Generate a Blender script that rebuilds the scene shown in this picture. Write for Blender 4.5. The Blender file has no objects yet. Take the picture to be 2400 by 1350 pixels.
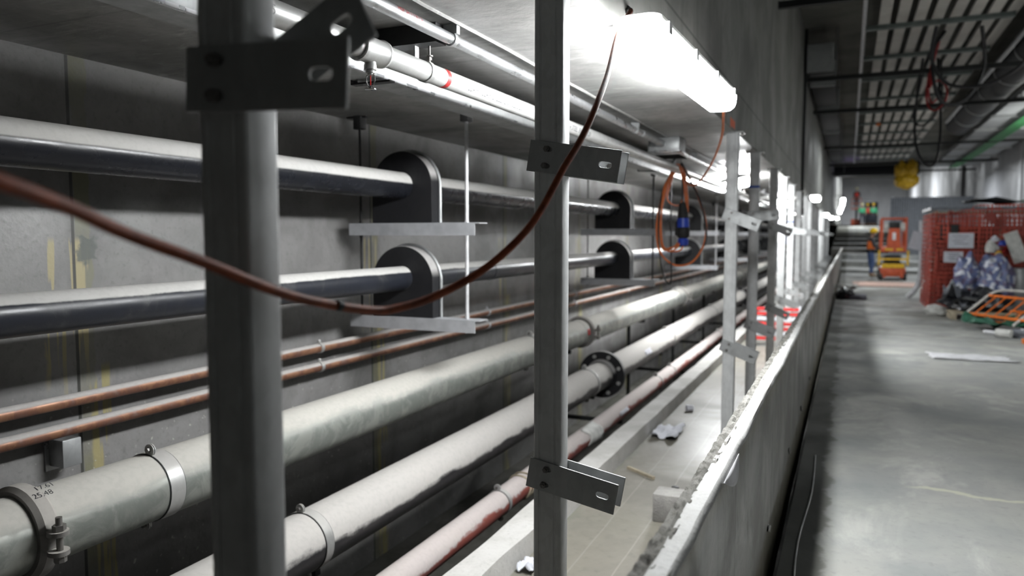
import bpy, bmesh, math, random
from mathutils import Vector, Matrix, Euler, noise
from mathutils.geometry import tessellate_polygon
random.seed(7)
PI = math.pi
scn = bpy.context.scene
C = scn.collection

# ------------------------------------------------------------------ camera
cam_d = bpy.data.cameras.new('camera')
cam = bpy.data.objects.new('camera', cam_d)
C.objects.link(cam)
cam_d.sensor_width = 36
cam_d.lens = 26.25
cam.location = (0, 0, 1.5)
cam.rotation_euler = Euler((math.radians(90 - 4.0205), 0, math.radians(24.243)), 'XYZ')
cam_d.clip_start = .05
cam_d.dof.use_dof = True
cam_d.dof.focus_distance = 2.5
cam_d.dof.aperture_fstop = 2.0
scn.camera = cam

# ------------------------------------------------------------------ world, exposure, large lights
world = bpy.data.worlds.new('world')
scn.world = world
world.use_nodes = True
world.node_tree.nodes['Background'].inputs[0].default_value = (.8, .9, 1, 1)
world.node_tree.nodes['Background'].inputs[1].default_value = .004
scn.view_settings.view_transform = 'Standard'
scn.view_settings.look = 'None'
scn.view_settings.gamma = 1
scn.view_settings.use_curve_mapping = False
scn.view_settings.exposure = 0.0
LAMP = 145.0         # emission of the fluorescent covers
scn.cycles.max_bounces = 6
scn.cycles.diffuse_bounces = 1
scn.cycles.use_denoising = True

def area(name, loc, rot, sx, sy, power, col=(1, 1, 1)):
    l = bpy.data.lights.new(name, 'AREA')
    l.shape = 'RECTANGLE'; l.size = sx; l.size_y = sy; l.energy = power; l.color = col
    o = bpy.data.objects.new(name, l); C.objects.link(o)
    o.location = loc; o.rotation_euler = rot
    return o
# area lights that brighten the corridor from under its ceiling, no fixtures built
area('corridor_light', (2.6, -.6, 4.4), (0, 0, 0), .4, 1.2, 3.5, (.93, 1, .98))
area('corridor_light', (3.6, 11.0, 4.25), (0, 0, 0), .4, 1.5, 70, (.95, 1, 1))
area('corridor_light', (.6, 24.0, 4.2), (0, 0, 0), .4, 1.5, 130, (.93, .98, 1))
area('corridor_light', (3.3, 30.0, 4.1), (0, 0, 0), .4, 1.5, 120, (.93, .98, 1))
area('corridor_light', (3.0, 36.5, 4.1), (0, 0, 0), .4, 1.5, 250, (.9, .95, 1))  # put here to brighten the ribbed hoarding, no known lamp
area('corridor_light', (1.6, 60.0, 6.3), (0, 0, 0), .4, 1.5, 1300, (.93, .97, 1))
area('corridor_light', (1.6, 78.0, 7.0), (0, 0, 0), .4, 1.5, 1300, (.93, .97, 1))
area('violet_work_light', (.2, 41.0, 4.3), (PI, 0, 0), .3, .6, 4, (.45, .3, 1))
area('added_uplight', (4.9, 11.0, 2.6), (math.radians(180), math.radians(32), 0), .5, 1.0, 190, (.98, 1, .95))  # this pair is added out of view at right to brighten the ceiling
area('added_uplight', (4.9, 22.0, 2.6), (math.radians(180), math.radians(32), 0), .5, 1.0, 220, (.98, 1, .95))

# ------------------------------------------------------------------ materials
class N:
    def __init__(s, name):
        s.m = bpy.data.materials.new(name); s.m.use_nodes = True
        s.t = s.m.node_tree; s.n = s.t.nodes; s.b = s.n['Principled BSDF']
        s._co = None
    def new(s, k, **kw):
        x = s.n.new(k)
        for a, v in kw.items(): setattr(x, a, v)
        return x
    def put(s, sock, v):
        if hasattr(v, 'is_linked') or isinstance(v, bpy.types.NodeSocket): s.t.links.new(v, sock)
        else:
            if isinstance(v, (tuple, list)) and len(v) == 3 and sock.type == 'RGBA': v = (*v, 1)
            sock.default_value = v
    def co(s):
        if s._co is None: s._co = s.new('ShaderNodeNewGeometry').outputs['Position']
        return s._co
    def obj(s): return s.new('ShaderNodeTexCoord').outputs['Object']
    def scale(s, v, sc):
        x = s.new('ShaderNodeMapping'); s.put(x.inputs['Vector'], v); x.inputs['Scale'].default_value = sc
        return x.outputs[0]
    def noise(s, sc=5, det=5, rough=.55, vec=None, dist=0):
        x = s.new('ShaderNodeTexNoise'); s.put(x.inputs['Vector'], vec or s.co())
        x.inputs['Scale'].default_value = sc; x.inputs['Detail'].default_value = det
        x.inputs['Roughness'].default_value = rough; x.inputs['Distortion'].default_value = dist
        return x.outputs['Fac']
    def voro(s, sc, vec=None):
        x = s.new('ShaderNodeTexVoronoi'); s.put(x.inputs['Vector'], vec or s.co()); x.inputs['Scale'].default_value = sc
        return x
    def math(s, op, a, b=0, c=0):
        x = s.new('ShaderNodeMath', operation=op)
        for i, v in enumerate((a, b, c)): s.put(x.inputs[i], v)
        return x.outputs[0]
    def ramp(s, f, lo, hi, a=0., b=1.):
        x = s.new('ShaderNodeMapRange'); x.clamp = True; x.interpolation_type = 'SMOOTHSTEP'
        for i, v in enumerate((f, lo, hi, a, b)): s.put(x.inputs[i], v)
        return x.outputs[0]
    def mix(s, f, a, b):
        x = s.new('ShaderNodeMix', data_type='RGBA')
        s.put(x.inputs[0], f); s.put(x.inputs[6], a); s.put(x.inputs[7], b)
        return x.outputs[2]
    def xyz(s, v=None):
        x = s.new('ShaderNodeSeparateXYZ'); s.put(x.inputs[0], v or s.co()); return x.outputs
    def bump(s, h, st=.3, d=.01):
        x = s.new('ShaderNodeBump'); x.inputs['Strength'].default_value = st; x.inputs['Distance'].default_value = d
        s.put(x.inputs['Height'], h); s.put(s.b.inputs['Normal'], x.outputs[0])
    def set(s, col=None, rough=None, metal=None, **kw):
        if col is not None: s.put(s.b.inputs['Base Color'], col)
        if rough is not None: s.put(s.b.inputs['Roughness'], rough)
        if metal is not None: s.put(s.b.inputs['Metallic'], metal)
        for k, v in kw.items(): s.put(s.b.inputs[k.replace('_', ' ')], v)
        return s.m
    def band(s, f, c, w, soft):      # 1 inside |f-c|<w
        d = s.math('ABSOLUTE', s.math('SUBTRACT', f, c))
        return s.ramp(d, w, w + soft, 1., 0.)
    def box3(s, cy, wy, cz, wz, nz=.25):   # ragged patch on a Y-Z wall
        x = s.xyz()
        n = s.math('MULTIPLY', s.math('SUBTRACT', s.noise(14, 4), .5), nz)
        a = s.band(s.math('ADD', x[1], n), cy, wy, .02)
        b = s.band(s.math('ADD', x[2], n), cz, wz, .02)
        return s.math('MULTIPLY', a, b)

def plain(name, col, rough=.5, metal=0., var=.12, sc=12, **kw):
    k = N(name)
    c2 = tuple(v * (1 - var * 2.2) for v in col)
    k.set(k.mix(k.ramp(k.noise(sc), .35, .7), col, c2), rough, metal, **kw)
    return k.m

def concrete(name, a, b, sc=1.2, rough=(.55, .8), spec=.3, bump=.25, fn=None):
    k = N(name)
    big = k.noise(sc, 8, .62, dist=.4); fine = k.noise(sc * 14, 4, .6)
    col = k.mix(k.ramp(big, .32, .68), a, b)
    dk = tuple(v * .72 for v in b)
    col = k.mix(k.ramp(fine, .52, .8, 0., .55), col, dk)
    if fn: col = fn(k, col)
    k.set(col, k.ramp(big, .35, .65, *rough), 0.)
    k.b.inputs['Specular IOR Level'].default_value = spec
    k.bump(k.math('ADD', fine, k.math('MULTIPLY', big, 2.)), bump, .006)
    return k.m

def galv(name, col=(.36, .37, .38), rough=.42, metal=.75, dust=0.):
    k = N(name)
    v = k.voro(55, k.scale(k.co(), (1, 1, .5)))
    n = k.noise(9, 6)
    c = k.mix(k.ramp(v.outputs['Color'], .2, .8, 0., .3), col, tuple(x * .75 for x in col))
    c = k.mix(k.ramp(n, .45, .72, 0., .3), c, tuple(x * .6 for x in col))
    if dust:
        nz = k.xyz(k.new('ShaderNodeNewGeometry').outputs['Normal'])[2]
        f = k.ramp(k.math('ADD', nz, k.math('MULTIPLY', k.math('SUBTRACT', n, .5), .5)), .25, .75, 0., dust)
        c = k.mix(f, c, (.42, .40, .37))
        k.set(c, k.ramp(f, 0, 1, rough, .9), k.ramp(f, 0, 1, metal, 0.))
    else:
        k.set(c, k.ramp(n, .3, .7, rough - .08, rough + .18), metal)
    return k.m

def dusty(name, col, rough=.25, metal=0., dust=(.47, .45, .42), lo=.15, hi=.5, scr=.5, sp=9, under2=None, flm=.3, spec=.5):
    """paint or metal seen on the sides, settled building dust on whatever faces up"""
    k = N(name)
    nz = k.xyz(k.new('ShaderNodeNewGeometry').outputs['Normal'])[2]
    n = k.noise(sp, 6, .65, dist=.6)
    st = k.noise(1.3, 5, .6, k.scale(k.co(), (6, 1, 6)))
    w = k.math('ADD', nz, k.math('MULTIPLY', k.math('SUBTRACT', n, .5), scr))
    w = k.math('ADD', w, k.math('MULTIPLY', k.math('SUBTRACT', st, .5), scr * 1.4))
    f = k.ramp(w, lo, hi)
    film = k.ramp(n, .5, .8, 0., flm)
    base = k.mix(k.ramp(n, .4, .6), col, under2 or tuple(v * .75 for v in col))
    base = k.mix(film, base, dust)
    dcol = k.mix(k.ramp(k.noise(40, 3), .4, .7), dust, tuple(v * .93 for v in dust))
    c = k.mix(f, base, dcol)
    k.set(c, k.ramp(f, 0., .7, k.ramp(n, .3, .7, rough, rough + .15), .95), k.ramp(f, 0., .5, metal, 0.))
    k.put(k.b.inputs['Specular IOR Level'], k.ramp(f, 0, 1, spec, .15))
    k.bump(k.noise(160, 2), .12, .002)
    return k.m

def emis(name, col, st):
    k = N(name)
    k.set((.8, .8, .8), .4)
    k.b.inputs['Emission Color'].default_value = (*col, 1)
    k.b.inputs['Emission Strength'].default_value = st
    return k.m

def wall_fn(k, c):
    x = k.xyz()
    # sealed joint every 2.36 m along the wall, olive sealant with drips
    m = k.math('SUBTRACT', k.math('MODULO', k.math('ADD', x[1], 10 * 2.36 + 1.18 + .01), 2.36), 1.18)
    n = k.noise(6, 5)
    e = k.math('MULTIPLY', k.math('SUBTRACT', k.noise(9, 5), .5), .05)
    strip = k.band(k.math('ADD', m, e), .02, .035, .012)
    c = k.mix(k.math('MULTIPLY', strip, k.ramp(k.noise(3.1), .38, .62, .35, .95)), c, (.19, .185, .12))
    dr = k.noise(11, 3, .5, k.scale(k.co(), (1, 2.2, .12)))
    patch = k.math('MULTIPLY', k.band(k.math('ADD', m, e), -.07, .10, .02), k.ramp(dr, .52, .56))
    z = k.math('MULTIPLY', k.ramp(k.math('ADD', x[2], k.math('MULTIPLY', n, .5)), 1.0, 1.25), k.ramp(x[2], 1.46, 1.50, 1., 0.))
    c = k.mix(k.math('MULTIPLY', patch, z), c, (.36, .31, .18))
    low = k.math('MULTIPLY', k.math('MULTIPLY', k.band(k.math('ADD', m, e), .09, .05, .02), k.ramp(dr, .47, .52)), k.ramp(x[2], .85, .9, 1., 0.))
    c = k.mix(low, c, (.33, .29, .15))
    c = k.mix(k.band(m, -.03, .006, .004), c, (.05, .05, .045))
    # pour line and splatter
    c = k.mix(k.math('MULTIPLY', k.band(x[2], .74, .004, .01), .5), c, (.1, .1, .09))
    c = k.mix(k.math('MULTIPLY', k.ramp(k.noise(30, 2), .68, .72), k.ramp(x[2], .9, .5)), c, (.42, .41, .37))
    c = k.mix(k.math('MULTIPLY', k.box3(2.39, .035, 1.44, .05, .12), .9), c, (.1, .11, .1))
    return c

def ceil_fn(k, c):
    x = k.xyz()
    m = k.math('MODULO', k.math('ADD', x[1], 20.), 1.22)
    c = k.mix(k.math('MULTIPLY', k.ramp(m, .008, .016, 1., 0.), .5), c, (.12, .12, .11))
    streak = k.noise(3.5, 6, .7, k.scale(k.co(), (.8, 3.4, 1)), 1.1)
    c = k.mix(k.ramp(streak, .52, .74, 0., .75), c, (.52, .52, .51))
    return k.mix(k.ramp(streak, .44, .3, 0., .6), c, (.14, .14, .13))

def bulk_fn(k, c):
    x = k.xyz()
    st = k.noise(2.2, 6, .6, k.scale(k.co(), (1, 3.2, .35)))
    c = k.mix(k.ramp(st, .45, .7, 0., .55), c, (.12, .12, .11))
    c = k.mix(k.math('MULTIPLY', k.band(x[2], 2.63, .004, .008), .7), c, (.06, .06, .055))
    for cy, wy, cz, wz in ((5.78, .16, 2.56, .012), (5.98, .12, 2.36, .022), (5.62, .03, 2.56, .03)):
        c = k.mix(k.box3(cy, wy, cz, wz, .05), c, (.75, .12, .03))
    c = k.mix(k.math('MULTIPLY', k.box3(5.85, .07, 2.46, .03, .2), .8), c, (.05, .05, .06))
    return c

def par_fn(k, c):
    x = k.xyz()
    n = k.noise(5, 5)
    m = k.math('MODULO', k.math('ADD', x[1], 5.), 1.22)
    c = k.mix(k.math('MULTIPLY', k.ramp(m, .006, .014, 1., 0.), .8), c, (.07, .065, .055))
    dr = k.noise(5, 4, .6, k.scale(k.co(), (1, 2.5, .3)))
    c = k.mix(k.ramp(dr, .56, .7, 0., .6), c, (.12, .12, .10))
    low = k.ramp(k.math('ADD', x[2], k.math('MULTIPLY', n, .12)), .26, .18)
    c = k.mix(k.math('MULTIPLY', low, .6), c, (.13, .11, .06))
    top = k.ramp(k.math('ADD', x[2], k.math('MULTIPLY', n, .1)), .80, .86)
    return k.mix(k.math('MULTIPLY', top, .55), c, (.20, .18, .11))

def floor_fn(k, c):
    x = k.xyz()
    n = k.noise(1.1, 8, .65, k.scale(k.co(), (1.4, 1, 1)), .8)
    c = k.mix(k.ramp(n, .5, .66, 0., .8), c, (.40, .40, .37))
    c = k.mix(k.ramp(k.noise(.8, 6, .6), .5, .62, 0., .55), c, (.20, .21, .21))
    # ragged darker strip next to the gutter
    w = k.math('ADD', x[0], k.math('MULTIPLY', k.math('SUBTRACT', k.noise(4, 5), .5), .28))
    gutter_strip = k.ramp(w, -.10, -.06, 1., 0.)
    c = k.mix(k.math('MULTIPLY', gutter_strip, .7), c, (.10, .10, .085))
    # dark bands across the floor and darker patches beyond
    for yy, ww in ((3.0 + 9.67, .02), (15.9, .025), (20.3, .05)):
        yn = k.math('ADD', x[1], k.math('MULTIPLY', k.math('SUBTRACT', k.noise(2.5, 3), .5), .35))
        c = k.mix(k.math('MULTIPLY', k.band(yn, yy, ww, .02), .8), c, (.09, .09, .08))
    far_patch = k.ramp(k.noise(.45, 5, .6, k.scale(k.co(), (1., .8, 1))), .5, .58)
    far_patch = k.math('MULTIPLY', far_patch, k.ramp(x[1], 11.5, 13.))
    c = k.mix(k.math('MULTIPLY', far_patch, .72), c, (.13, .125, .11))
    chalk = k.math('MULTIPLY', k.band(k.math('ADD', x[1], k.math('MULTIPLY', k.math('SUBTRACT', k.noise(3, 4), .5), .3)), 4.95, .012, .02), k.ramp(x[0], .3, .5))
    return k.mix(k.math('MULTIPLY', chalk, .7), c, (.48, .47, .36))

def tfloor_fn(k, c):
    x = k.xyz()
    for xx in (-1.02, -1.24):
        c = k.mix(k.math('MULTIPLY', k.band(k.math('ADD', x[0], k.math('MULTIPLY', k.noise(1.5, 2), .03)), xx, .002, .005), .3), c, (.36, .34, .30))
    ed = k.ramp(k.math('ADD', x[0], k.math('MULTIPLY', k.noise(7, 4), .14)), -1.44, -1.38, 1., 0.)
    return k.mix(k.math('MULTIPLY', ed, .5), c, (.12, .13, .10))

M = {}
M['wall'] = concrete('cast_concrete_wall', (.245, .238, .235), (.165, .16, .157), 2.4, (.35, .55), .5, .3, wall_fn)
M['soffit'] = concrete('cast_concrete_soffit', (.32, .315, .305), (.22, .22, .21), 1.3, (.28, .6), .55, .35, ceil_fn)
M['bulk'] = concrete('cast_concrete_bulkhead', (.20, .20, .185), (.15, .15, .14), 1.1, (.6, .85), .3, .25, bulk_fn)
M['parapet'] = concrete('stained_concrete_face', (.24, .24, .225), (.19, .185, .17), 2.2, (.3, .55), .5, .3, par_fn)
M['mortar_top'] = concrete('trowelled_mortar', (.66, .66, .65), (.55, .55, .53), 5, (.7, .9), .2, .5)
M['rough_mortar'] = concrete('rough_grey_mortar', (.36, .35, .325), (.16, .155, .14), 22, (.8, .95), .1, 1.)
M['floor'] = concrete('dusty_concrete_floor', (.30, .30, .28), (.25, .255, .25), 1.6, (.6, .85), .25, .15, floor_fn)
M['tfloor'] = concrete('trench_screed', (.20, .185, .155), (.15, .14, .118), 1.1, (.35, .6), .45, .15, tfloor_fn)
M['kerb'] = concrete('pale_concrete_kerb', (.50, .49, .47), (.40, .39, .365), 3, (.6, .85), .3, .4)
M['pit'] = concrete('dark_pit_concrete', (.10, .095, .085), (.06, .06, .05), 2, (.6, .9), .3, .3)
M['hceil'] = concrete('corridor_slab_soffit', (.22, .215, .19), (.15, .15, .135), .9, (.7, .9), .2, .2)
M['rwall'] = concrete('pale_side_wall', (.42, .42, .43), (.34, .34, .35), .5, (.5, .8), .4, .15)
M['galv'] = galv('galvanised_steel', (.40, .41, .41), .42, .55)
M['galv_post'] = galv('galvanised_post_steel', (.60, .61, .61), .5, .25)
M['galv_bright'] = galv('bright_galvanised_steel', (.55, .56, .57), .3, .85)
M['white_steel'] = plain('pale_coated_steel', (.52, .53, .55), .45, .35, .08)
M['rod'] = plain('zinc_threaded_rod', (.62, .62, .63), .45, .3)
M['dark_rod'] = plain('dark_threaded_rod', (.05, .05, .05), .5, .5)
M['black_pipe'] = dusty('black_pipe_lagging', (.012, .013, .017), .2, 0., (.50, .49, .47), .06, .20, .06, 6, flm=.0, spec=.25)
M['black_pipe2'] = dusty('scuffed_black_pipe_lagging', (.018, .020, .027), .28, 0., (.50, .49, .47), .46, .58, .2, 5, flm=.10, spec=.3)
M['block'] = dusty('black_foam_block', (.006, .006, .008), .6, 0., (.38, .37, .36), .10, .4, .03, 6, flm=.02)
M['galv_pipe'] = dusty('galvanised_pipe', (.30, .31, .285), .4, .5, (.48, .465, .425), .22, .66, .6, 7, (.19, .205, .19))
M['waste'] = dusty('black_drain_pipe', (.018, .018, .020), .3, 0., (.48, .46, .435), -.12, .10, .6, 4, flm=.04)
M['red_pipe'] = dusty('red_painted_pipe', (.24, .07, .055), .45, 0., (.50, .45, .43), .12, .38, 1.1, 6, (.18, .05, .04), flm=.15)
M['copper'] = dusty('copper_pipe', (.34, .175, .105), .4, .45, (.46, .44, .42), .25, .6, .25, 9, (.20, .09, .06))
M['spr_pipe'] = dusty('white_zinc_sprinkler_pipe', (.56, .56, .55), .32, .45, (.5, .49, .47), .8, 1.2, .3, 9, (.50, .50, .49))
M['coupling'] = dusty('grey_cast_coupling', (.20, .19, .18), .5, .2, (.40, .38, .35), .1, .5, .3, 9)
M['clamp'] = galv('dusty_clamp_band', (.48, .48, .47), .45, .6, .6)
M['bolt'] = plain('steel_bolt', (.22, .21, .20), .45, .7)
M['rubber'] = plain('black_rubber', (.012, .012, .012), .7)
M['chrome'] = plain('chrome', (.8, .8, .8), .08, 1., .02)
M['red_glass'] = plain('red_glass_bulb', (.5, .02, .02), .1)
M['ink'] = plain('black_ink', (.02, .02, .025), .6)
M['red_ink'] = plain('red_ink', (.45, .05, .06), .6)
M['red_mark'] = plain('red_paint_mark', (.6, .03, .03), .5, 0., .4, 60)
M['orange_cable'] = plain('orange_cable_sheath', (.27, .062, .022), .6, 0., .2, 25, Specular_IOR_Level=.25)
M['orange_cable2'] = plain('bright_orange_cable_sheath', (.70, .17, .04), .42)
M['black_cable'] = plain('black_cable_sheath', (.014, .014, .016), .45)
M['red_cable'] = plain('red_cable_sheath', (.35, .02, .02), .45)
M['blue_plastic'] = plain('blue_plastic', (.02, .06, .45), .4)
M['blue_tape'] = plain('blue_tape', (.02, .07, .35), .5)
M['lamp_body'] = plain('white_lamp_housing', (.7, .7, .68), .4)
M['lamp'] = emis('lit_lamp_cover', (.97, .99, 1.), LAMP)
M['far_lamp'] = emis('lit_far_lamp_cover', (.97, .99, 1.), 70)
M['beam_lamp'] = emis('lit_beam_lamp_cover', (.97, .99, 1.), 28)
M['trench_lamp'] = emis('lit_trench_lamp_cover', (.97, .99, 1.), 330)
M['bulb'] = emis('lit_bulb', (.97, .99, 1.), 35)
M['black_steel'] = plain('black_painted_steel', (.008, .010, .010), .6, .1)
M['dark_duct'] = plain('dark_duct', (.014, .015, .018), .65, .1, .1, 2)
M['pale_slat'] = plain('pale_slat_board', (.60, .58, .54), .8, 0., .12, 1.2)
M['rack_steel'] = plain('rack_cross_steel', (.16, .19, .18), .5, .3)
M['pale_tray'] = plain('pale_cable_tray', (.36, .37, .38), .5, .3, .15, 1.5)
M['green_cable'] = plain('green_cable_sheath', (.06, .28, .10), .5)
M['red_net'] = None
M['orange'] = plain('orange_lift_paint', (.50, .085, .03), .45)
M['yellow'] = plain('yellow_paint', (.70, .42, .02), .45)
M['tyre'] = plain('tyre_rubber', (.05, .05, .05), .8)
M['paper'] = plain('white_paper', (.62, .63, .68), .8, 0., .05)
M['print'] = plain('grey_print', (.2, .2, .26), .8)
M['wood'] = plain('pale_pallet_wood', (.42, .36, .26), .8, 0., .2, 8)
M['concrete_block'] = concrete('grey_concrete_block', (.36, .35, .33), (.27, .26, .25), 12, (.8, .95), .1, .8)
M['black_bag'] = plain('black_plastic_sheet', (.012, .013, .017), .3)
M['grey_sheet'] = plain('grey_plastic_sheet', (.17, .18, .20), .25)
M['green_tarp'] = plain('green_tarpaulin', (.02, .10, .06), .5)
M['white_bag'] = plain('white_woven_bag', (.55, .55, .52), .7)
M['barrier_orange'] = plain('orange_barrier_paint', (.80, .18, .02), .4)
M['barrier_white'] = plain('white_barrier_paint', (.62, .60, .56), .4)
M['red_white'] = plain('red_barrier_paint', (.62, .03, .03), .5)
M['skin'] = plain('skin', (.42, .25, .18), .6)
M['orange_vest'] = plain('orange_vest', (.95, .20, .03), .7)
M['grey_shirt'] = plain('dark_grey_shirt', (.05, .05, .055), .8)
M['jeans'] = plain('blue_jeans', (.08, .13, .28), .8)
M['dark_trousers'] = plain('dark_trousers', (.03, .035, .05), .8)
M['boots'] = plain('tan_work_boots', (.22, .15, .08), .7)
M['helmet'] = plain('yellow_hard_hat', (.95, .62, .01), .3, 0., .02)
M['helmet_white'] = plain('pale_hard_hat', (.8, .8, .45), .3, 0., .02)
M['red_vest'] = plain('red_vest', (.8, .05, .03), .7)
M['green_vest'] = plain('green_vest', (.06, .45, .22), .7)
M['hair'] = plain('black_hair', (.01, .01, .01), .6)
M['mask'] = plain('white_face_mask', (.7, .7, .72), .8)
M['white_plastic'] = plain('white_plastic', (.6, .6, .62), .5)

def net_mat():
    k = N('red_debris_netting')
    x = k.xyz()
    u = k.math('ADD', x[0], k.math('MULTIPLY', x[1], 1.0))
    a = k.math('FRACT', k.math('MULTIPLY', u, 16.))
    b = k.math('FRACT', k.math('MULTIPLY', x[2], 11.))
    h = k.math('MAXIMUM', k.ramp(a, .38, .42, 1., 0.), k.ramp(b, .34, .38, 1., 0.))
    n = k.noise(2.2, 5)
    h = k.math('MAXIMUM', h, k.ramp(n, .55, .6))
    c = k.mix(k.ramp(n, .35, .65), (.42, .06, .035), (.22, .035, .025))
    k.set(c, .7, 0.)
    k.put(k.b.inputs['Alpha'], h)
    return k.m
M['red_net'] = net_mat()
def check_mat():
    k = N('checked_woven_bag')
    x = k.xyz(k.obj())
    n = k.math('MULTIPLY', k.noise(3, 2, vec=k.obj()), .6)
    a = k.math('FRACT', k.math('MULTIPLY', k.math('ADD', x[0], n), 6.))
    b = k.math('FRACT', k.math('MULTIPLY', k.math('ADD', x[2], n), 4.))
    s = k.math('ADD', k.ramp(a, .45, .5), k.ramp(b, .5, .55))
    c = k.mix(k.ramp(s, .5, 1.0), (.60, .62, .68), (.13, .16, .30))
    c = k.mix(k.ramp(s, 1.4, 2.0), c, (.14, .12, .2))
    return k.set(c, .35, 0.)
M['checked'] = check_mat()

# ------------------------------------------------------------------ mesh helpers
class MB:
    def __init__(s): s.b = bmesh.new(); s.sm = []
    def _sm(s, before, on):
        if on:
            s.b.faces.ensure_lookup_table()
            for i in range(before, len(s.b.faces)): s.b.faces[i].smooth = True
    def box(s, lo, hi, mat=None, bev=0):
        c = [(a + b) / 2 for a, b in zip(lo, hi)]; d = [abs(b - a) for a, b in zip(lo, hi)]
        r = bmesh.ops.create_cube(s.b, size=1)
        for v in r['verts']:
            v.co = Vector((v.co.x * d[0], v.co.y * d[1], v.co.z * d[2]))
        if bev:
            es = list({e for v in r['verts'] for e in v.link_edges})
            rb = bmesh.ops.bevel(s.b, geom=es, offset=bev, segments=2, affect='EDGES', profile=.5)
            vs = list({v for f in rb['faces'] for v in f.verts} | {v for v in r['verts'] if v.is_valid})
        else: vs = r['verts']
        for v in vs:
            v.co = v.co + Vector(c)
            if mat is not None: v.co = mat @ v.co
        return s
    def cyl(s, p0, p1, r, seg=16, r2=None, caps=True, smooth=True):
        p0 = Vector(p0); p1 = Vector(p1); d = p1 - p0; r2 = r if r2 is None else r2
        q = d.to_track_quat('Z', 'Y').to_matrix()
        n0 = len(s.b.faces)
        A = []; B = []
        for i in range(seg):
            a = 2 * PI * i / seg; u = q @ Vector((math.cos(a), math.sin(a), 0))
            A.append(s.b.verts.new(p0 + u * r)); B.append(s.b.verts.new(p1 + u * r2))
        for i in range(seg):
            j = (i + 1) % seg; s.b.faces.new((A[i], A[j], B[j], B[i]))
        s._sm(n0, smooth)
        if caps:
            s.b.faces.new(A[::-1]); s.b.faces.new(B)
        return s
    def lathe(s, p0, axis, prof, seg=24, closed=False):
        """prof: list of (distance along axis, radius)"""
        p0 = Vector(p0); q = Vector(axis).to_track_quat('Z', 'Y').to_matrix(); ax = q @ Vector((0, 0, 1))
        n0 = len(s.b.faces); R = []
        for d, r in prof:
            R.append([s.b.verts.new(p0 + ax * d + (q @ Vector((math.cos(2 * PI * i / seg), math.sin(2 * PI * i / seg), 0))) * max(r, 1e-5)) for i in range(seg)])
        m = len(R)
        for k in range(m if closed else m - 1):
            P, Q = R[k], R[(k + 1) % m]
            for i in range(seg):
                j = (i + 1) % seg; s.b.faces.new((P[i], P[j], Q[j], Q[i]))
        s._sm(n0, True)
        if not closed:
            s.b.faces.new(R[0][::-1]); s.b.faces.new(R[-1])
        return s
    def tube(s, pts, r, seg=8, smooth_path=4, closed=False):
        P = [Vector(p) for p in pts]
        if smooth_path and len(P) > 2:
            Q = []; n = len(P)
            rng = range(n) if closed else range(n - 1)
            for i in rng:
                a = P[(i - 1) % n] if (closed or i > 0) else P[0]
                b = P[i]; c = P[(i + 1) % n]
                d = P[(i + 2) % n] if (closed or i + 2 < n) else P[-1]
                for k in range(smooth_path):
                    t = k / smooth_path
                    Q.append(.5 * ((2 * b) + (c - a) * t + (2 * a - 5 * b + 4 * c - d) * t * t + (3 * b - a - 3 * c + d) * t ** 3))
            if not closed: Q.append(P[-1])
            P = Q
        n = len(P); rings = []
        up = Vector((.31, .17, .93)); n0 = len(s.b.faces)
        prev = None
        for i in range(n):
            t = (P[(i + 1) % n] - P[i - 1]) if closed else (P[min(i + 1, n - 1)] - P[max(i - 1, 0)])
            t.normalize()
            if prev is None: x = t.cross(up).normalized()
            else: x = (prev - t * prev.dot(t)).normalized()
            prev = x; y = t.cross(x)
            rings.append([s.b.verts.new(P[i] + (x * math.cos(2 * PI * k / seg) + y * math.sin(2 * PI * k / seg)) * r) for k in range(seg)])
        for i in range(n if closed else n - 1):
            A, B = rings[i], rings[(i + 1) % n]
            for k in range(seg):
                j = (k + 1) % seg; s.b.faces.new((A[k], A[j], B[j], B[k]))
        s._sm(n0, True)
        if not closed:
            s.b.faces.new(rings[0][::-1]); s.b.faces.new(rings[-1])
        return s
    def prism(s, poly, d, mat=None, holes=(), smooth=False):
        """2D outline (x, y) extruded by d along local z, then placed by mat"""
        loops = [[Vector((x, y, 0)) for x, y in poly]] + [[Vector((x, y, 0)) for x, y in h] for h in holes]
        flat = [p for l in loops for p in l]
        tri = tessellate_polygon(loops)
        mat = mat or Matrix()
        A = [s.b.verts.new(mat @ p) for p in flat]
        B = [s.b.verts.new(mat @ (p + Vector((0, 0, d)))) for p in flat]
        n0 = len(s.b.faces)
        for t in tri:
            try: s.b.faces.new([A[i] for i in t]); s.b.faces.new([B[i] for i in reversed(t)])
            except ValueError: pass
        k = 0
        for l in loops:
            n = len(l)
            for i in range(n):
                j = (i + 1) % n
                f = s.b.faces.new((A[k + i], A[k + j], B[k + j], B[k + i])); f.smooth = smooth
            k += n
        return s
    def ball(s, c, r, sub=2, sc=(1, 1, 1), nz=0, seed=0, nf=3.):
        n0 = len(s.b.faces)
        g = bmesh.ops.create_icosphere(s.b, subdivisions=sub, radius=1)
        for v in g['verts']:
            k = 1.
            if nz: k += nz * noise.noise(v.co * nf + Vector((seed, seed * 1.7, 3)))
            v.co = Vector((v.co.x * sc[0], v.co.y * sc[1], v.co.z * sc[2])) * r * k + Vector(c)
        s._sm(n0, True)
        return s
    def grid(s, fn, nu, nv, smooth=True):
        n0 = len(s.b.faces)
        V = [[s.b.verts.new(fn(i / nu, j / nv)) for j in range(nv + 1)] for i in range(nu + 1)]
        for i in range(nu):
            for j in range(nv): s.b.faces.new((V[i][j], V[i + 1][j], V[i + 1][j + 1], V[i][j + 1]))
        s._sm(n0, smooth)
        return s
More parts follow.
